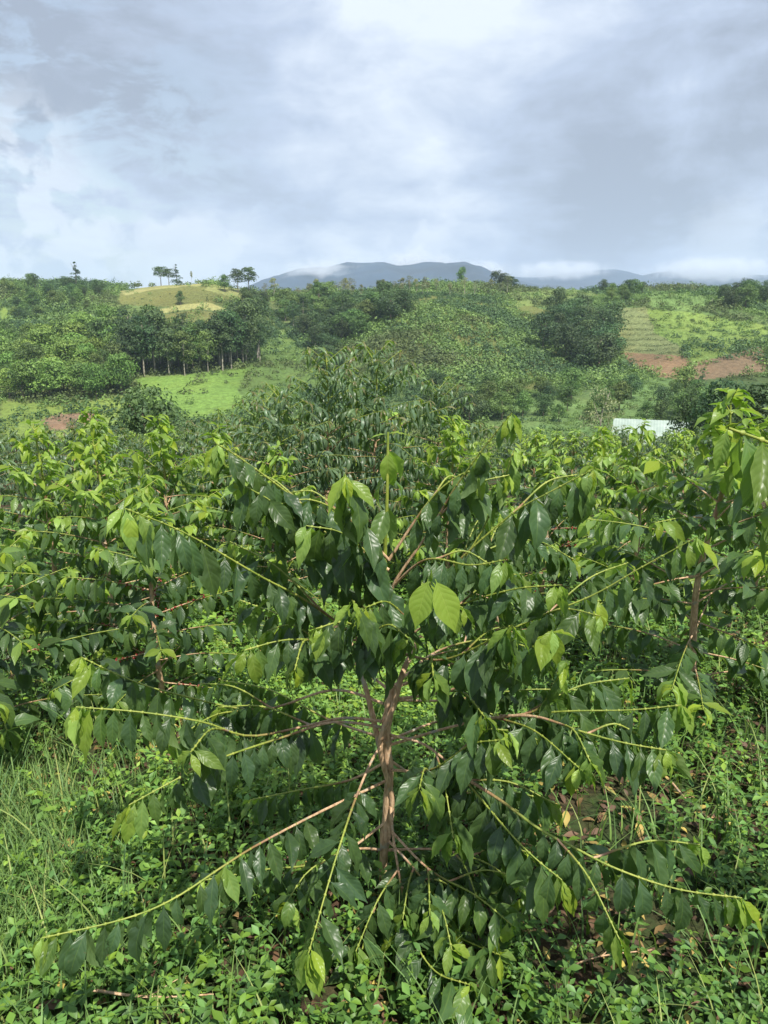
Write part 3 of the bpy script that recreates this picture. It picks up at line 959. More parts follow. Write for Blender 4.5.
# ------------------------------------------------------------------ coffee plants
def add_leaf_set(mb, tms, O, T, S, droop, L, ages, g, width=1.0, updir=None):
    """leaves leaving point O sideways S on a stem running T"""
    m_ = len(O)
    droop = np.broadcast_to(droop, (m_,))[:, None]
    D = nrm(S * g.uniform(0.45, 0.8, (m_, 1)) + T * g.uniform(0.15, 0.55, (m_, 1)) + np.array([0, 0, -1.0]) * droop + g.normal(0, 0.20, (m_, 3)))
    N = nrm(np.array([0, 0, 1.0]) * 0.8 + S * 0.55 + T * 0.35 + g.normal(0, 0.22, (m_, 3)))
    idx = g.integers(0, len(tms), m_)
    L = np.broadcast_to(L, (m_,)); rn = g.random(m_)
    for t in range(len(tms)):
        k = idx == t
        if k.any(): place_leaves(mb, tms[t], O[k], D[k], N[k], L[k], width * g.uniform(0.9, 1.12, k.sum()), ages[k], rn[k])


def branch_meshes(ctrl, g, tms, leaf_len=0.125, r0=0.007, r1=0.0018, bare=0.3, spacing=0.045, woody=0.35, ntip=1, tone=0.0, droop=(0.5, 1.4), bronze=False, drop=0.03, seg=6):
    sp = spline(ctrl, 26)
    L = np.concatenate([[0], np.cumsum(np.linalg.norm(np.diff(sp, axis=0), axis=1))]); tot = L[-1]
    sb, lb = MB(), MB()
    f = L / tot
    tube(sb, sp, r0 + (r1 - r0) * f ** 0.8, seg, np.clip((f - woody) * 2.0 + 0.3, 0, 1) if woody > 0 else 1.0, g.random())
    pos = []; d = tot; sp_n = spacing * 0.42
    while d > tot * bare:
        pos.append(d); d -= sp_n; sp_n = min(sp_n * 1.35, spacing * g.uniform(0.85, 1.2))
    pos = np.array(pos); npair = len(pos)
    O = np.stack([np.interp(pos, L, sp[:, k]) for k in range(3)], -1)
    Tn = nrm(np.gradient(sp, axis=0)); T = nrm(np.stack([np.interp(pos, L, Tn[:, k]) for k in range(3)], -1))
    S = nrm(np.cross(T, np.array([0, 0, 1.0])) + g.normal(0, 0.1, (npair, 3)))
    rank = np.arange(npair)
    ages = np.where(rank < ntip, 1.0, np.where(rank < ntip + 1, 0.72, np.where(rank < ntip + 2, 0.38, 0.10 + 0.16 * np.exp(-(rank - ntip) / 2.5))))
    ln = leaf_len * np.clip(0.52 + 0.22 * rank, 0, 1) * g.uniform(0.72, 1.15, npair)
    for s in (1, -1):
        k = g.random(npair) > np.where(rank < 2, 0.0, drop)
        a = np.clip(ages[k] + tone + g.normal(0, 0.05, k.sum()), 0, 1)
        if bronze: a = np.where(rank[k] < 2, 1.8, a)
        dr = g.uniform(droop[0], droop[1], npair) * np.where(rank < 2, 0.8, 1.0)
        add_leaf_set(lb, tms, O[k], T[k], S[k] * s, dr[k], ln[k] * g.uniform(0.88, 1.1, k.sum()), a, g)
    # swollen nodes with bud clusters
    for q, t_, rk in zip(O, T, rank):
        if rk > 0: tube(sb, [q - t_ * 0.004, q, q + t_ * 0.004], [r1, r1 * 1.2 + 0.0022, r1], seg, 0.85, 0.5)
    return sb, lb, O


def branch_obj(root, ctrl, g, mats=(None, None), **kw):
    sb, lb, O = branch_meshes(ctrl, g, **kw)
    b = sb.obj('branch', M_BARK, root)
    lb.obj('leaves', mats[1] or M_LEAF, b)
    return b, O


def cherries(parent, pts_, g, name='cherries'):
    mb = MB()
    for q in pts_:
        for _ in range(int(g.integers(2, 6))):
            c = q + g.normal(0, 0.007, 3); r_ = g.uniform(0.0045, 0.0065)
            th = np.linspace(0, np.pi, 6)[1:-1]
            ring = np.array([[(math.sin(t) * math.cos(a), math.sin(t) * math.sin(a), math.cos(t)) for a in np.linspace(0, 2 * np.pi, 7)[:-1]] for t in np.linspace(0.05, np.pi - 0.05, 6)])
            V = c + ring.reshape(-1, 3) * r_
            i_ = np.arange(5)[:, None] * 6; j_ = np.arange(6)[None]; k_ = (j_ + 1) % 6
            mb.add(V, np.stack([i_ + j_, i_ + k_, i_ + 6 + k_, i_ + 6 + j_], -1))
    return mb.obj(name, M_CHERRY, parent)


# ---- the plant in the middle
main = empty('coffee_plant', (0, 0, 0))
tag(main, 'large open coffee plant in the middle foreground with long arching branches and a reddish trunk', 'coffee plant')
g = np.random.default_rng(42)
TY = 1.8
base_p = P(384, 915, TY); base_p[2] = float(height(base_p[0], TY)) - 0.03
mb = MB()
tp_ = [base_p, P(384, 850, TY), P(389, 780, TY), P(386, 730, TY), P(391, 695, TY), P(387, 630, TY), P(385, 560, TY), P(387, 500, TY - 0.01), P(388, 432, TY)]
sp = spline(tp_, 60)
f = np.linspace(0, 1, 60)
rad = np.interp(f, [0, 0.3, 0.47, 0.53, 0.66, 1.0], [0.013, 0.0125, 0.015, 0.010, 0.006, 0.003])
rad = rad * (1 + 0.10 * np.sin(f * 95) * (f < 0.6))
tube(mb, sp, rad, 12, np.interp(f, [0, 0.62, 0.80], [0.0, 0.12, 1.0]))
tr = mb.obj('trunk', M_BARK, main)
# second stem twisting beside it
mb = MB()
tube(mb, spline([P(386, 850, TY), P(392, 800, TY - 0.012), P(380, 745, TY - 0.03), P(394, 705, TY - 0.03), P(403, 672, TY - 0.02), P(418, 640, TY + 0.05)], 30), np.linspace(0.008, 0.0075, 30), 9, 0.05)
tube(mb, spline([P(383, 760, TY), P(370, 705, TY + 0.02), P(362, 676, TY + 0.04), P(350, 640, TY + 0.1)], 20), np.linspace(0.009, 0.005, 20), 9, 0.1)
mb.obj('side_stem', M_BARK, main)
# leader leaves
mb = MB(); O = np.array([P(388, y_, TY) for y_ in (434, 450, 475, 505, 540)])
for s, ax in ((1, (1, 0.2, 0)), (-1, (1, 0.2, 0))):
    S = np.tile(nrm(np.array(ax)) * s, (5, 1)); S[1::2] = np.array([0.3 * s, 0.95 * s, 0])
    add_leaf_set(mb, T_HERO, O, np.tile([0, 0, 1.0], (5, 1)), S, np.array([0.35, 0.9, 1.2, 1.2, 1.3]), np.array([0.05, 0.11, 0.12, 0.13, 0.13]), np.array([1, 0.75, 0.5, 0.3, 0.25]), g)
mb.obj('leaves', M_LEAF, tr)

MAIN = [
    # (pixels + depth), leaf length, options
    ([(388, 600, 1.8), (332, 532, 1.75), (290, 495, 1.7), (240, 458, 1.62), (217, 444, 1.58)], .115, {}),
    ([(388, 640, 1.8), (331, 566, 1.7), (291, 515, 1.66), (238, 482, 1.62)], .12, {}),
    ([(388, 668, 1.8), (351, 633, 1.72), (305, 600, 1.66), (260, 576, 1.6), (185, 533, 1.52), (124, 508, 1.45)], .125, dict(woody=.3, ntip=2)),
    ([(388, 705, 1.8), (333, 690, 1.86), (260, 710, 1.84), (176, 694, 1.76), (128, 679, 1.72), (81, 657, 1.68)], .105, dict(ntip=2)),
    ([(388, 722, 1.8), (345, 718, 1.75), (306, 726, 1.7), (250, 736, 1.62), (203, 722, 1.55), (140, 712, 1.50), (76, 707, 1.45)], .12, dict(ntip=2)),
    ([(388, 728, 1.8), (335, 722, 1.72), (290, 735, 1.65), (221, 758, 1.5), (175, 780, 1.42), (129, 805, 1.36)], .125, dict(ntip=2)),
    ([(388, 780, 1.8), (320, 812, 1.65), (259, 844, 1.48), (225, 865, 1.4), (173, 899, 1.32), (124, 919, 1.27), (42, 938, 1.22)], .115, dict(woody=.45)),
    ([(388, 735, 1.8), (372, 760, 1.72), (355, 800, 1.58), (340, 845, 1.45), (327, 888, 1.37), (308, 955, 1.28)], .13, dict(droop=(0.2, 0.8))),
    ([(390, 600, 1.8), (396, 580, 1.78), (429, 532, 1.75), (453, 491, 1.7), (482, 450, 1.66), (512, 413, 1.62)], .10, dict(woody=.5, bare=.35, drop=.55, droop=(.7,1.6))),
    ([(390, 640, 1.8), (440, 590, 1.8), (477, 539, 1.8), (498, 495, 1.8), (514, 450, 1.8)], .10, dict(bare=.45, woody=.2, drop=.5, droop=(.7,1.6))),
    ([(390, 650, 1.8), (440, 580, 1.75), (508, 517, 1.7), (550, 492, 1.66), (594, 469, 1.62)], .13, dict(bare=.4)),
    ([(390, 690, 1.8), (450, 665, 1.85), (520, 625, 1.85), (591, 596, 1.82), (642, 567, 1.78), (697, 537, 1.73)], .115, dict(spacing=.055, woody=.2)),
    ([(390, 745, 1.8), (440, 730, 1.76), (486, 719, 1.72), (530, 714, 1.68), (572, 711, 1.63), (630, 710, 1.58), (682, 705, 1.53)], .115, dict(woody=.35, bare=.35)),
    ([(500, 716, 1.7), (538, 717, 1.62), (583, 732, 1.55), (625, 743, 1.5), (666, 750, 1.46)], .12, dict(bare=.15)),
    ([(390, 735, 1.8), (425, 745, 1.7), (460, 775, 1.62), (508, 831, 1.46), (535, 858, 1.40), (562, 880, 1.36)], .135, dict(bare=.25)),
    ([(460, 775, 1.6), (500, 800, 1.52), (538, 828, 1.45), (575, 848, 1.41), (617, 869, 1.36), (677, 889, 1.31), (742, 898, 1.27)], .12, dict(bare=.15, woody=0.1)),
    ([(390, 800, 1.8), (395, 850, 1.7), (411, 929, 1.54), (434, 970, 1.45), (470, 985, 1.38)], .12, dict(bare=.3, tone=.08, droop=(0, .6))),
    ([(390, 830, 1.8), (430, 870, 1.66), (475, 895, 1.54), (512, 925, 1.45)], .11, dict(bare=.2, tone=.2, droop=(0, .7))),
    ([(486, 719, 1.7), (534, 711, 1.66), (552, 688, 1.64), (566, 662, 1.62)], .08, dict(bare=.3, tone=.25, spacing=.03)),
    ([(391, 700, 1.8), (450, 690, 1.74), (515, 660, 1.66), (552, 630, 1.58)], .12, dict(bare=.3, ntip=2)),
    ([(389, 620, 1.8), (378, 560, 1.65), (360, 510, 1.55), (345, 474, 1.5)], .14, dict(bare=.25, woody=.2, droop=(.9, 1.9))),
    ([(389, 640, 1.8), (405, 620, 1.65), (420, 597, 1.52), (431, 580, 1.42)], .125, dict(bare=.1, ntip=1, droop=(.9, 1.6), spacing=.05)),
    ([(389, 660, 1.8), (375, 640, 1.6), (362, 615, 1.47), (352, 600, 1.4)], .13, dict(bare=.15, droop=(.8, 1.6))),
    ([(389, 650, 1.8), (440, 660, 1.66), (490, 640, 1.56), (512, 625, 1.48)], .125, dict(bare=.2, droop=(.8, 1.6))),
    ([(389, 690, 1.8), (350, 660, 1.9), (290, 620, 1.95), (240, 600, 2.0)], .12, {}),
    ([(389, 640, 1.8), (470, 560, 2.0), (530, 540, 2.1), (575, 560, 2.2)], .12, {}),
    ([(389, 620, 1.8), (360, 560, 2.0), (330, 520, 2.1), (310, 500, 2.2)], .12, {}),
    ([(389, 690, 1.8), (440, 650, 2.05), (500, 640, 2.2), (560, 660, 2.3)], .12, {}),
    ([(389, 740, 1.8), (450, 720, 2.0), (520, 730, 2.15), (580, 750, 2.2)], .11, {}),
    ([(389, 740, 1.8), (330, 720, 2.0), (270, 690, 2.1), (220, 680, 2.2)], .11, {}),
    ([(389, 560, 1.8), (350, 520, 1.76), (312, 500, 1.70), (275, 505, 1.66)], .12, {}),
    ([(389, 590, 1.8), (425, 560, 1.7), (470, 565, 1.6), (505, 560, 1.55)], .12, dict(droop=(.8, 1.6))),
    ([(389, 770, 1.8), (430, 770, 1.65), (470, 745, 1.55), (500, 740, 1.5)], .12, {}),
    ([(389, 820, 1.8), (330, 860, 1.75), (260, 870, 1.75), (205, 880, 1.72)], .10, {}),
]
MAIN += [
    ([(388, 870, 1.8), (402, 900, 1.68), (455, 935, 1.55), (500, 955, 1.45)], .12, dict(tone=.1, droop=(0, .8))),
    ([(386, 880, 1.8), (372, 915, 1.68), (362, 950, 1.58), (352, 985, 1.5)], .12, dict(tone=.1, droop=(0, .8))),
    ([(388, 850, 1.8), (440, 850, 1.72), (490, 865, 1.64), (530, 900, 1.56)], .12, dict(tone=.08, droop=(0, .8))),
    ([(388, 840, 1.8), (415, 870, 1.66), (440, 905, 1.55), (452, 950, 1.46)], .12, dict(tone=.2, droop=(0, .8))),
    ([(388, 850, 1.8), (350, 850, 1.75), (310, 870, 1.68), (285, 905, 1.6)], .12, dict(tone=.05, droop=(0, .8))),
    ([(389, 760, 1.8), (350, 780, 1.85), (300, 790, 1.9), (250, 800, 1.92)], .12, {}),
    ([(389, 760, 1.8), (440, 790, 1.85), (500, 790, 1.9), (550, 800, 1.9)], .12, {}),
    ([(389, 640, 1.8), (330, 640, 1.7), (285, 640, 1.62), (245, 650, 1.58)], .125, {}),
    ([(389, 650, 1.8), (450, 610, 1.7), (510, 590, 1.62), (560, 585, 1.55)], .125, {}),
    ([(389, 560, 1.8), (430, 500, 1.78), (460, 475, 1.76), (480, 470, 1.74)], .11, {}),
    ([(389, 570, 1.8), (340, 540, 1.85), (300, 520, 1.9), (262, 512, 1.95)], .115, {}),
    ([(389, 700, 1.8), (450, 700, 1.95), (520, 690, 2.05), (590, 690, 2.1)], .115, {}),
]
for ctrl, ll, kw in MAIN:
    c3 = [P(*q) for q in ctrl]
    kw = dict(dict(tms=T_HERO, leaf_len=ll * 0.92, r0=0.0044, r1=0.0014, spacing=0.031), **kw)
    branch_obj(main, c3, g, **kw)
    # side shoots
    q_ = spline(c3, 20); tot_ = np.linalg.norm(np.diff(q_, axis=0), axis=1).sum()
    if tot_ > 0.34 and not (q_[-1][2] < 0.72 and q_[-1][0] < -0.1):
        for fr_, sg_ in ((g.uniform(.3, .45), 1), (g.uniform(.35, .6), -1)):
            i_ = int(fr_ * 19); t_ = nrm(q_[i_ + 1] - q_[i_]); sd_ = nrm(np.cross(t_, [0, 0, 1.0])) * sg_
            if sd_[1] < -0.3 and q_[i_][2] > 0.95: continue
            ln_ = tot_ * g.uniform(.28, .42); dr_ = nrm(t_ * 0.8 + sd_ * 0.7 + np.array([0, 0, g.uniform(-.1, .25)]))
            pts2 = [q_[i_], q_[i_] + dr_ * ln_ * .5 + np.array([0, 0, .012]), q_[i_] + dr_ * ln_ - np.array([0, 0, .03])]
            branch_obj(main, pts2, g, tms=T_HERO, leaf_len=ll * .95, r0=0.003, r1=0.0014, spacing=.034, bare=.15, woody=0.1)


# the pair of big bright young leaves facing the camera
mb = MB(); q_ = P(431, 579, 1.38)
for dx_, ln_, a_ in ((-0.28, .105, .80), (0.42, .118, .88)):
    D_ = np.array([[dx_, -0.30, -0.95]]); N_ = np.array([[dx_ * 0.5, -0.9, 0.45]])
    place_leaves(mb, leaf_tmpl(16, 6, 0.47, bend=18, wave=0.012, fold=0.22, ph=dx_ * 5, petiole=0.06), q_[None] + np.array([[dx_ * .02, 0, 0]]), D_, N_, ln_, 1.0, a_, 0.35)
tube(mb, [q_ + np.array([0, .01, -.006]), q_ + np.array([0, 0, .004]), q_ + np.array([0, -.004, .02])], [.003, .0035, .001], 6, 0.8)
mb.obj('shoot_tip', M_LEAF, main)
for px_, py_, Y_, ux, ln0 in [(308, 952, 1.28, 0, .115), (78, 707, 1.45, -1, .085), (130, 805, 1.36, -1, .10), (43, 938, 1.22, -1, .09), (740, 898, 1.27, 1, .095), (681, 705, 1.53, 1, .08),
                              (666, 750, 1.46, 1, .09), (561, 880, 1.36, 1, .095), (696, 537, 1.73, 1, .10), (125, 508, 1.45, -1, .09), (593, 469, 1.62, 1, .085), (218, 444, 1.58, -1, .07),
                              (82, 657, 1.68, -1, .08), (552, 630, 1.58, 0, .10), (345, 474, 1.5, 0, .10), (512, 415, 1.62, 0, .07), (225, 865, 1.4, 0, .09)]:
    mb = MB(); q_ = P(px_, py_, Y_)
    for k_ in range(3):
        sx_2 = ux * g.uniform(.05, .5) + (0.45, -0.45, 0.1)[k_] * g.uniform(.5, 1.1)
        D_ = np.array([[sx_2, -0.25 + g.normal(0, .15), -0.9 if k_ < 2 else -0.5]]); N_ = np.array([[sx_2 + g.normal(0, .3), -0.7, 0.6]])
        place_leaves(mb, leaf_tmpl(16, 6, 0.36, bend=g.uniform(5, 45), wave=0.022, fold=0.3, ph=g.uniform(0, 6), petiole=0.08, twist=g.uniform(-25, 25)), q_[None], D_, N_, ln0 * (1, .92, .6)[k_] * g.uniform(.9, 1.1), 1.0, g.uniform(.7, 1.0), g.random())
    mb.obj('shoot_tip', M_LEAF, main)


# ---- generic coffee plants
def plant_branches(g, hgt, rmax, dens=0.085, lowest=0.16, up=50, low=5, taper=1.75):
    """control points of each branch, in plant space"""
    out = []
    z = hgt * lowest; a = g.uniform(0, 6.28)
    while z < hgt * 0.99:
        t = z / hgt
        ln = rmax * (0.35 + 0.65 * math.sin(math.pi * min(1, (t * 0.85 + 0.22)))) * (1.0 if t < 0.55 else max(0.15, 1 - (t - 0.55) * taper))
        for s in (0, math.pi):
            aa = a + s + g.normal(0, 0.15); l = ln * g.uniform(0.75, 1.15)
            el = R(low + (up - low) * t ** 1.3 + g.normal(0, 6))
            d = np.array([math.cos(aa) * math.cos(el), math.sin(aa) * math.cos(el), math.sin(el)])
            p0 = np.array([0, 0, z]); sag = l * l * g.uniform(0.15, 0.45)
            out.append((t, [p0, p0 + d * l * 0.33 - [0, 0, sag * 0.11], p0 + d * l * 0.66 - [0, 0, sag * 0.44], p0 + d * l - [0, 0, sag]]))
        z += dens * g.uniform(0.8, 1.2); a += math.pi / 2 + g.normal(0, 0.25)
    return out


def make_plant(seed, hgt, rmax, tms, lmat, leaf_len, split, ntip=1, tone=0.0, dens=0.07, bronze=False, droop=(0.0, 1.1), spacing=0.038, toptone=0.35, lowest=0.10, cherry=False, up=50, rnd_top=1.75):
    g = np.random.default_rng(seed)
    root = empty('coffee_plant')
    tb = MB(); tpts = spline([(0, 0, -0.08), (g.normal() * .02, g.normal() * .02, hgt * .4), (g.normal() * .02, g.normal() * .02, hgt * .75), (0, 0, hgt)], 20)
    ff = np.linspace(0, 1, 20)
    tube(tb, tpts, 0.019 * (1 - ff * 0.85), 8, np.clip((ff - .45) * 2.8, 0, 1))
    S = MB(); Lm = MB(); allO = []
    for t, c in plant_branches(g, hgt, rmax, dens, lowest, up=up, taper=rnd_top):
        k = int(t * 19); off = np.array([tpts[k][0], tpts[k][1], 0])
        c = [q + off for q in c]
        kw = dict(tms=tms, leaf_len=leaf_len, r0=0.0045, r1=0.0015, bare=0.22 * (1 - t), spacing=spacing, woody=0.35 if t < 0.7 else 0.0, ntip=ntip, tone=tone + toptone * max(0, t - 0.55) / 0.45, droop=droop if t < 0.7 else (0.0, 0.7), bronze=bronze, seg=5 if split else 3)
        sb, lb, O = branch_meshes(c, g, **kw)
        if split:
            b = sb.obj('branch', M_BARK, root); lb.obj('leaves', lmat, b)
            if cherry and 0.2 < t < 0.7 and g.random() < 0.35: cherries(b, O[len(O) * 2 // 3:], g)
        else:
            for src, dst in ((sb, S), (lb, Lm)):
                for V, Q_, A, N_, U in zip(src.V, src.Q, src.A, src.N, src.UV):
                    pass
                V = np.concatenate(src.V); Q_ = np.concatenate(src.Q)
                dst.add(V, Q_, np.concatenate(src.A), np.concatenate(src.N), np.concatenate(src.UV))
    tb.obj('trunk', M_BARK, root)
    if not split:
        S.obj('branches', M_BARK, root); Lm.obj('leaves', lmat, root)
    return root


near_kinds = [
    make_plant(101, 1.40, 0.66, T_NEAR, M_LEAF, 0.12, True, 3, 0.08, toptone=0.7),
    make_plant(102, 1.35, 0.66, T_NEAR, M_LEAF, 0.115, True, 3, 0.12, toptone=0.8),
    make_plant(103, 1.30, 0.62, T_NEAR, M_LEAF, 0.125, True, 1, 0.0, toptone=0.4, cherry=True),
]
bush = make_plant(120, 1.88, 0.85, T_NARN, M_NARROW, 0.12, True, 1, 0.05, dens=0.058, bronze=True, spacing=0.034, toptone=0.2, up=42, rnd_top=0.35)
far_green = [make_plant(130 + k, 1.35 + 0.06 * k, 0.72, T_FAR, M_LEAFF, 0.13, False, 2, 0.06, toptone=0.6, dens=0.085, spacing=0.045) for k in range(3)]
far_dark = [make_plant(140 + k, 1.45 + 0.06 * k, 0.75, T_NARF, M_NARROW, 0.14, False, 1, 0.0, toptone=0.2, dens=0.08, spacing=0.040, bronze=(k == 1)) for k in range(3)]
used = set()
placed = [(0.0, 1.8)]


def put(proto, x, y, s, label, group='coffee plants in the rows behind', rz=None):
    if proto.name in used: o = copy_tree(proto)
    else: used.add(proto.name); o = proto
    o.location = (x, y, float(height(x, y)) - 0.02)
    o.scale = (s, s, s * random.uniform(0.96, 1.04)); o.rotation_euler = (0, 0, random.uniform(0, 6.28) if rz is None else rz)
    tag(o, label, 'coffee plant', group)
    placed.append((x, y))
    return o


def X(px, Y): return (px - 384) / 766 * Y


NEARP = [
    (near_kinds[2], -0.97, 2.95, 0.84, 'coffee plant with red cherries and bare reddish trunk, directly left of the big middle one'),
    (near_kinds[0], 1.47, 3.15, 1.05, 'coffee plant with brown trunk and pale green topmost shoots at the right edge'),
    (near_kinds[1], X(10, 4.1), 4.2, 0.97, 'bright yellow-green topped coffee plant at the left edge'),
    (near_kinds[0], X(150, 4.6), 4.6, 0.95, 'bushy light green coffee plant with a bright crown behind the cherry-bearing one'),
    (near_kinds[2], X(-75, 2.7), 2.75, 0.88, 'dark-leaved coffee plant cut by the left edge below the yellow-green one'),
    (near_kinds[1], X(268, 4.4), 4.5, 0.85, 'low coffee plant seen between the left one and the tall narrow-leaved bush'),
    (near_kinds[2], X(560, 4.4), 4.5, 0.92, 'dark coffee plant behind the right branches of the middle one'),
    (near_kinds[1], X(660, 5.2), 5.3, 0.98, 'coffee plant behind and left of the one with the brown trunk'),
    (near_kinds[0], X(455, 5.4), 5.4, 1.0, 'light-tipped coffee plant just right of the tall narrow-leaved bush'),
    (near_kinds[1], X(790, 4.6), 4.6, 1.03, 'coffee plant cut by the right edge behind the brown-trunked one'),
    (near_kinds[1], X(75, 3.7), 3.75, 0.90, 'yellow-green coffee plant between the left-edge one and the cherry-bearing one'),
    (near_kinds[1], X(208, 5.3), 5.4, 0.95, 'light green coffee plant standing in front of the leftmost narrow-leaved bush'),
    (near_kinds[0], X(70, 5.6), 5.8, 1.0, 'light green coffee plant behind the yellow-green ones at the left'),
    (near_kinds[0], X(610, 6.3), 6.3, 0.95, 'light green coffee plant below the white shed'),
    (near_kinds[1], X(520, 3.6), 3.7, 0.72, 'low young coffee plant in the gap right of the middle trunk'),
]
for pr, x_, y_, s_, lb_ in NEARP:
    put(pr, x_, y_, s_, lb_)
put(bush, X(325, 6.0), 6.0, 0.98, 'tallest narrow-leaved coffee bush with bronze shoot tips behind the middle plant', None)
put(bush, X(262, 6.3), 6.3, 0.88, 'narrow-leaved bush touching the tallest one on its left side', None)
put(bush, X(375, 6.3), 6.3, 1.02, 'narrow-leaved bush touching the tallest one on its right side', None)
put(bush, X(275, 5.4), 5.4, 0.85, 'shorter narrow-leaved bush in front of the tallest one', None)
put(bush, X(440, 7.0), 7.0, 0.92, 'narrow-leaved bush at the right end of the tall group', None)
put(bush, X(205, 7.2), 7.4, 0.76, 'narrow-leaved bush between the bright-crowned plant and the tall group', None)
rows = 0
yv = 6.6
while yv < 47:
    step = 1.75
    xw = 0.53 * yv + 0.9
    off = random.uniform(0, step)
    xv = -xw + off
    while xv < xw:
        x_, y_ = xv + random.gauss(0, 0.18), yv + random.gauss(0, 0.18)
        xv += step
        if any((x_ - a) ** 2 + (y_ - b) ** 2 < 1.1 for a, b in placed): continue
        zone = vnoise(np.array(x_), np.array(y_), 9.0, 4)
        dark = (zone + 0.30 * (x_ < 0) - (0.1 if y_ < 9 else 0)) > 0.66
        if rows < 286:
            pr = random.choice(far_dark if dark else far_green)
            lb_ = 'dark narrow-leaved coffee plant in the crowded rows running down to the valley' if dark else 'green coffee plant in the crowded rows running down to the valley'
            put(pr, x_, y_, random.uniform(0.85, 1.12), lb_, 'dark coffee plants in the far rows' if dark else 'green coffee plants in the far rows'); rows += 1
    yv += 2.05
print('rows', rows)

# ---- plant whose branch comes in at the top right, close to the camera
cl_root = empty('coffee_plant', (0, 0, 0))
tag(cl_root, 'close coffee plant outside the right edge, its branch of large hanging leaves entering the picture', 'coffee plant')
g = np.random.default_rng(77)
bx, by = 1.42, 1.15
mb = MB(); tube(mb, spline([(bx, by, -0.08), (bx + .02, by, 0.5), (bx, by + .02, 1.1), (bx - .02, by, 1.72)], 24), 0.022 * (1 - np.linspace(0, .85, 24)), 9, np.clip(np.linspace(-1.5, 1, 24), 0, 1))
mb.obj('trunk', M_BARK, cl_root)
branch_obj(cl_root, [np.array([bx, by, 1.28]), np.array([1.05, 1.02, 1.38]), P(850, 490, 0.98), P(785, 450, 0.95), P(728, 428, 0.93)], g, tms=T_HERO, leaf_len=0.15, r0=0.006, r1=0.002, bare=0.3, spacing=0.055, woody=0.3, ntip=0, tone=0.22, droop=(0.8, 1.6))
for t, c in plant_branches(g, 1.7, 0.42, 0.19, 0.2):  # unseen branches kept few, so the plant shadows less of the ground
    c = [q + np.array([bx, by, 0]) for q in c]
    if c[-1][0] < bx - 0.05 and c[-1][1] < 1.6 and t > 0.0:   # shorten the branches that point left, towards the view
        c = [c[0] + (q - c[0]) * 0.6 for q in c]
    branch_obj(cl_root, c, g, tms=T_NEAR, leaf_len=0.13, r0=0.0045, r1=0.0016, bare=0.2, spacing=0.05)


# ------------------------------------------------------------------ ground cover
gw = np.random.default_rng(99)


def scatter(n_, ymin, ymax, wide=0.75, extra=1.3, power=1.0):
    y_ = ymin + (ymax - ymin) * gw.random(n_) ** power
    x_ = (gw.random(n_) * 2 - 1) * (wide * y_ + extra)
    return x_, y_


def weeds(n_, ymin, ymax, size, tall, hts):
    x_, y_ = scatter(n_, ymin, ymax)
    d = 0.62 + 2.0 * fbm(x_, y_, 0.9, 51, 4)
    px, py = project(np.stack([x_, y_, height(x_, y_)], -1))
    litter = np.exp(-((px - 640) / 130) ** 2 - ((py - 900) / 90) ** 2) * 0.22 + np.exp(-((px - 600) / 60) ** 2 - ((py - 830) / 30) ** 2) * 0.3
    k = gw.random(n_) < d - litter
    x_, y_ = x_[k], y_[k]; m_ = len(x_)
    z_ = height(x_, y_)
    H_ = gw.uniform(hts[0], hts[1], m_) * (0.5 + 1.4 * np.clip(0.5 + 1.6 * fbm(x_, y_, 1.3, 71, 3), 0.1, 1.2))
    lean = gw.normal(0, 0.3, (m_, 2))
    a0 = gw.uniform(0, 6.28, m_)
    kind = np.clip(0.35 + 1.2 * fbm(x_, y_, 1.6, 81, 3) + gw.normal(0, 0.14, m_), 0, 1)
    mb = MB()
    lev = 4
    sz = size * gw.uniform(0.5, 1.5, m_)
    for l in range(lev):
        fr = (l + 1) / lev
        for s in range(2 if l < lev - 1 else 3):
            th = a0 + l * math.pi / 2 + s * (math.pi if l < lev - 1 else 2.1) + gw.normal(0, 0.3, m_)
            O_ = np.stack([x_ + lean[:, 0] * H_ * fr, y_ + lean[:, 1] * H_ * fr, z_ + H_ * fr], -1)
            el = gw.uniform(-0.25, 0.55, m_)
            D_ = np.stack([np.cos(th), np.sin(th), el], -1)
            N_ = np.stack([gw.normal(0, .25, m_), gw.normal(0, .25, m_), np.ones(m_)], -1)
            Ls = sz * (1.1 - 0.35 * fr) * gw.uniform(0.7, 1.2, m_)
            ag = np.clip(kind * 0.8 + 0.35 * fr ** 3 - 0.1 + gw.normal(0, .07, m_), 0, 1)
            ix = gw.integers(0, 4, m_); rn = gw.random(m_)
            for t in range(4):
                q = ix == t
                place_leaves(mb, T_WEED[t], O_[q], D_[q], N_[q], Ls[q], np.full(q.sum(), 1.0), ag[q], rn[q])
    # stems as thin ribbons of three sides
    b_ = np.stack([x_, y_, z_ - 0.01], -1); t_ = np.stack([x_ + lean[:, 0] * H_, y_ + lean[:, 1] * H_, z_ + H_], -1)
    wv = np.stack([np.cos(a0), np.sin(a0), np.zeros(m_)], -1) * 0.0013
    V = np.stack([b_ - wv, b_ + wv, t_ + wv * .6, t_ - wv * .6], 1).reshape(-1, 3)
    mb.add(V, np.arange(len(V)).reshape(-1, 4), 0.4, 0.5)
    return mb


wmb = weeds(22500, 0.7, 3.6, 0.033, 0.1, (0.03, 0.12))
tag(wmb.obj('ground_cover', M_WEED), 'low broad-leaved weeds carpeting the ground', 'weeds', None, 'stuff')
wmb = weeds(18500, 3.6, 10.0, 0.055, 0.1, (0.05, 0.17))
tag(wmb.obj('ground_cover', M_WEED), 'weeds growing thickly between the rows further back', 'weeds', None, 'stuff')


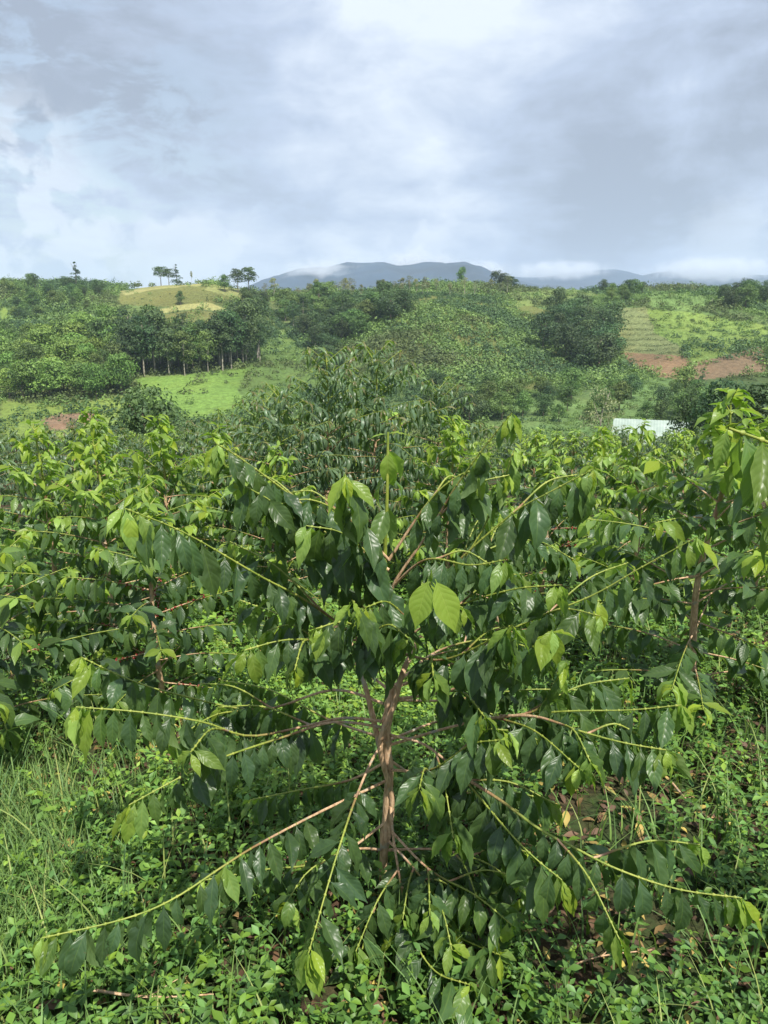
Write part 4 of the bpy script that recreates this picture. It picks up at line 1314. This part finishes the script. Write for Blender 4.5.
def grass(n_, xr, yr, ln, dens_fn=None, dry=0.1, w_=0.0022):
    x_ = gw.uniform(*xr, n_); y_ = gw.uniform(*yr, n_)
    if dens_fn is not None:
        k = gw.random(n_) < dens_fn(x_, y_); x_, y_ = x_[k], y_[k]
    m_ = len(x_); z_ = height(x_, y_) - 0.01
    L_ = gw.uniform(*ln, m_); a = gw.uniform(0, 6.28, m_); bend = gw.uniform(0.2, 1.1, m_)
    d = np.stack([np.cos(a), np.sin(a), np.zeros(m_)], -1); side = np.stack([-np.sin(a), np.cos(a), np.zeros(m_)], -1)
    sg = 5; Vs = []
    for k in range(sg + 1):
        t = k / sg
        c = np.stack([x_, y_, z_], -1) + d * (L_ * bend * t ** 1.8)[:, None] * 0.8 + np.array([0, 0, 1.0]) * (L_ * t * (1 - 0.35 * bend * t))[:, None]
        ww = w_ * (1 - t ** 1.5) + 0.0002
        Vs += [c - side * ww, c + side * ww]
    V = np.stack(Vs, 1)
    b = np.arange(sg) * 2
    q = np.stack([b, b + 1, b + 3, b + 2], -1)
    Q_ = (q[None] + (np.arange(m_) * (2 * sg + 2))[:, None, None]).reshape(-1, 4)
    ag = np.where(gw.random(m_) < dry, 1.0, gw.uniform(0.0, 0.5, m_))
    mb = MB(); mb.add(V.reshape(-1, 3), Q_, np.repeat(ag, 2 * sg + 2), np.repeat(gw.random(m_), 2 * sg + 2))
    return mb


def gl(x_, y_):
    px, py = project(np.stack([x_, y_, height(x_, y_)], -1))
    return np.clip(np.exp(-((px - 10) / 85) ** 2 - ((py - 880) / 95) ** 2) * 1.3 + 0.04, 0, 1)


tag(grass(46000, (-2.6, -0.3), (1.1, 3.2), (0.06, 0.19), gl, 0.05).obj('grass', M_GRASS), 'thin long grass growing at the lower left', 'grass', None, 'stuff')
tag(grass(5000, (-2.4, 2.6), (1.0, 4.5), (0.12, 0.32), None, 0.2, 0.003).obj('grass', M_GRASS), 'scattered grass blades among the weeds', 'grass', None, 'stuff')

x_, y_ = scatter(24000, 0.7, 5.5)
d_ = np.clip(0.5 + 2.2 * fbm(x_, y_, 0.9, 151, 3), 0, 1); k = gw.random(len(x_)) < d_; x_, y_ = x_[k], y_[k]; m_ = len(x_)
mb = MB(); a = gw.uniform(0, 6.28, m_); ix = gw.integers(0, 5, m_)
for t in range(5):
    q = ix == t
    place_leaves(mb, T_FAR[t], np.stack([x_, y_, height(x_, y_) + gw.uniform(0.004, 0.03, m_)], -1)[q], np.stack([np.cos(a), np.sin(a), gw.normal(0, .2, m_)], -1)[q], np.stack([gw.normal(0, .4, m_), gw.normal(0, .4, m_), np.ones(m_)], -1)[q], gw.uniform(0.025, 0.075, m_)[q], np.ones(q.sum()), 0.0, gw.random(m_)[q])
tag(mb.obj('fallen_leaves', M_LITTER), 'brown dead leaves lying on the soil between the weeds', 'leaf litter', None, 'stuff')


def on_ground(px, py):
    d = pdir(px, py); t = np.arange(0.8, 12, 0.01); k = t / d[1]
    g_ = height(d[0] * k, t) > CAMH + d[2] * k
    i_ = int(np.argmax(g_)); return np.array([d[0] * k[i_], t[i_], float(height(d[0] * k[i_], t[i_]))])


for pts_, r_, lb_ in [
    ([(95, 1008), (150, 1014), (215, 1012)], 0.004, 'brown dry twig lying in the weeds at the bottom left'),
    ([(668, 792), (685, 812), (708, 832)], 0.005, 'dark dead stick standing out of the weeds below the right branches'),
    ([(560, 985), (600, 972), (650, 968)], 0.003, 'thin pale stalk lying across the weeds at the bottom right')]:
    q = [on_ground(*p_) + np.array([0, 0, 0.05]) for p_ in pts_]
    mb = MB(); tube(mb, spline(q, 14), np.linspace(r_, r_ * .5, 14), 7, 0.1)
    e_ = q[1]; tube(mb, [e_, e_ + (q[2] - q[1]) * 0.35 + np.array([0.01, 0.03, 0.02])], [r_ * .6, r_ * .25], 5, 0.1)
    tag(mb.obj('twig', M_BARK), lb_, 'twig')

# fruit on a few inner nodes of the middle plant stays green; ripe ones belong to the plant on the left
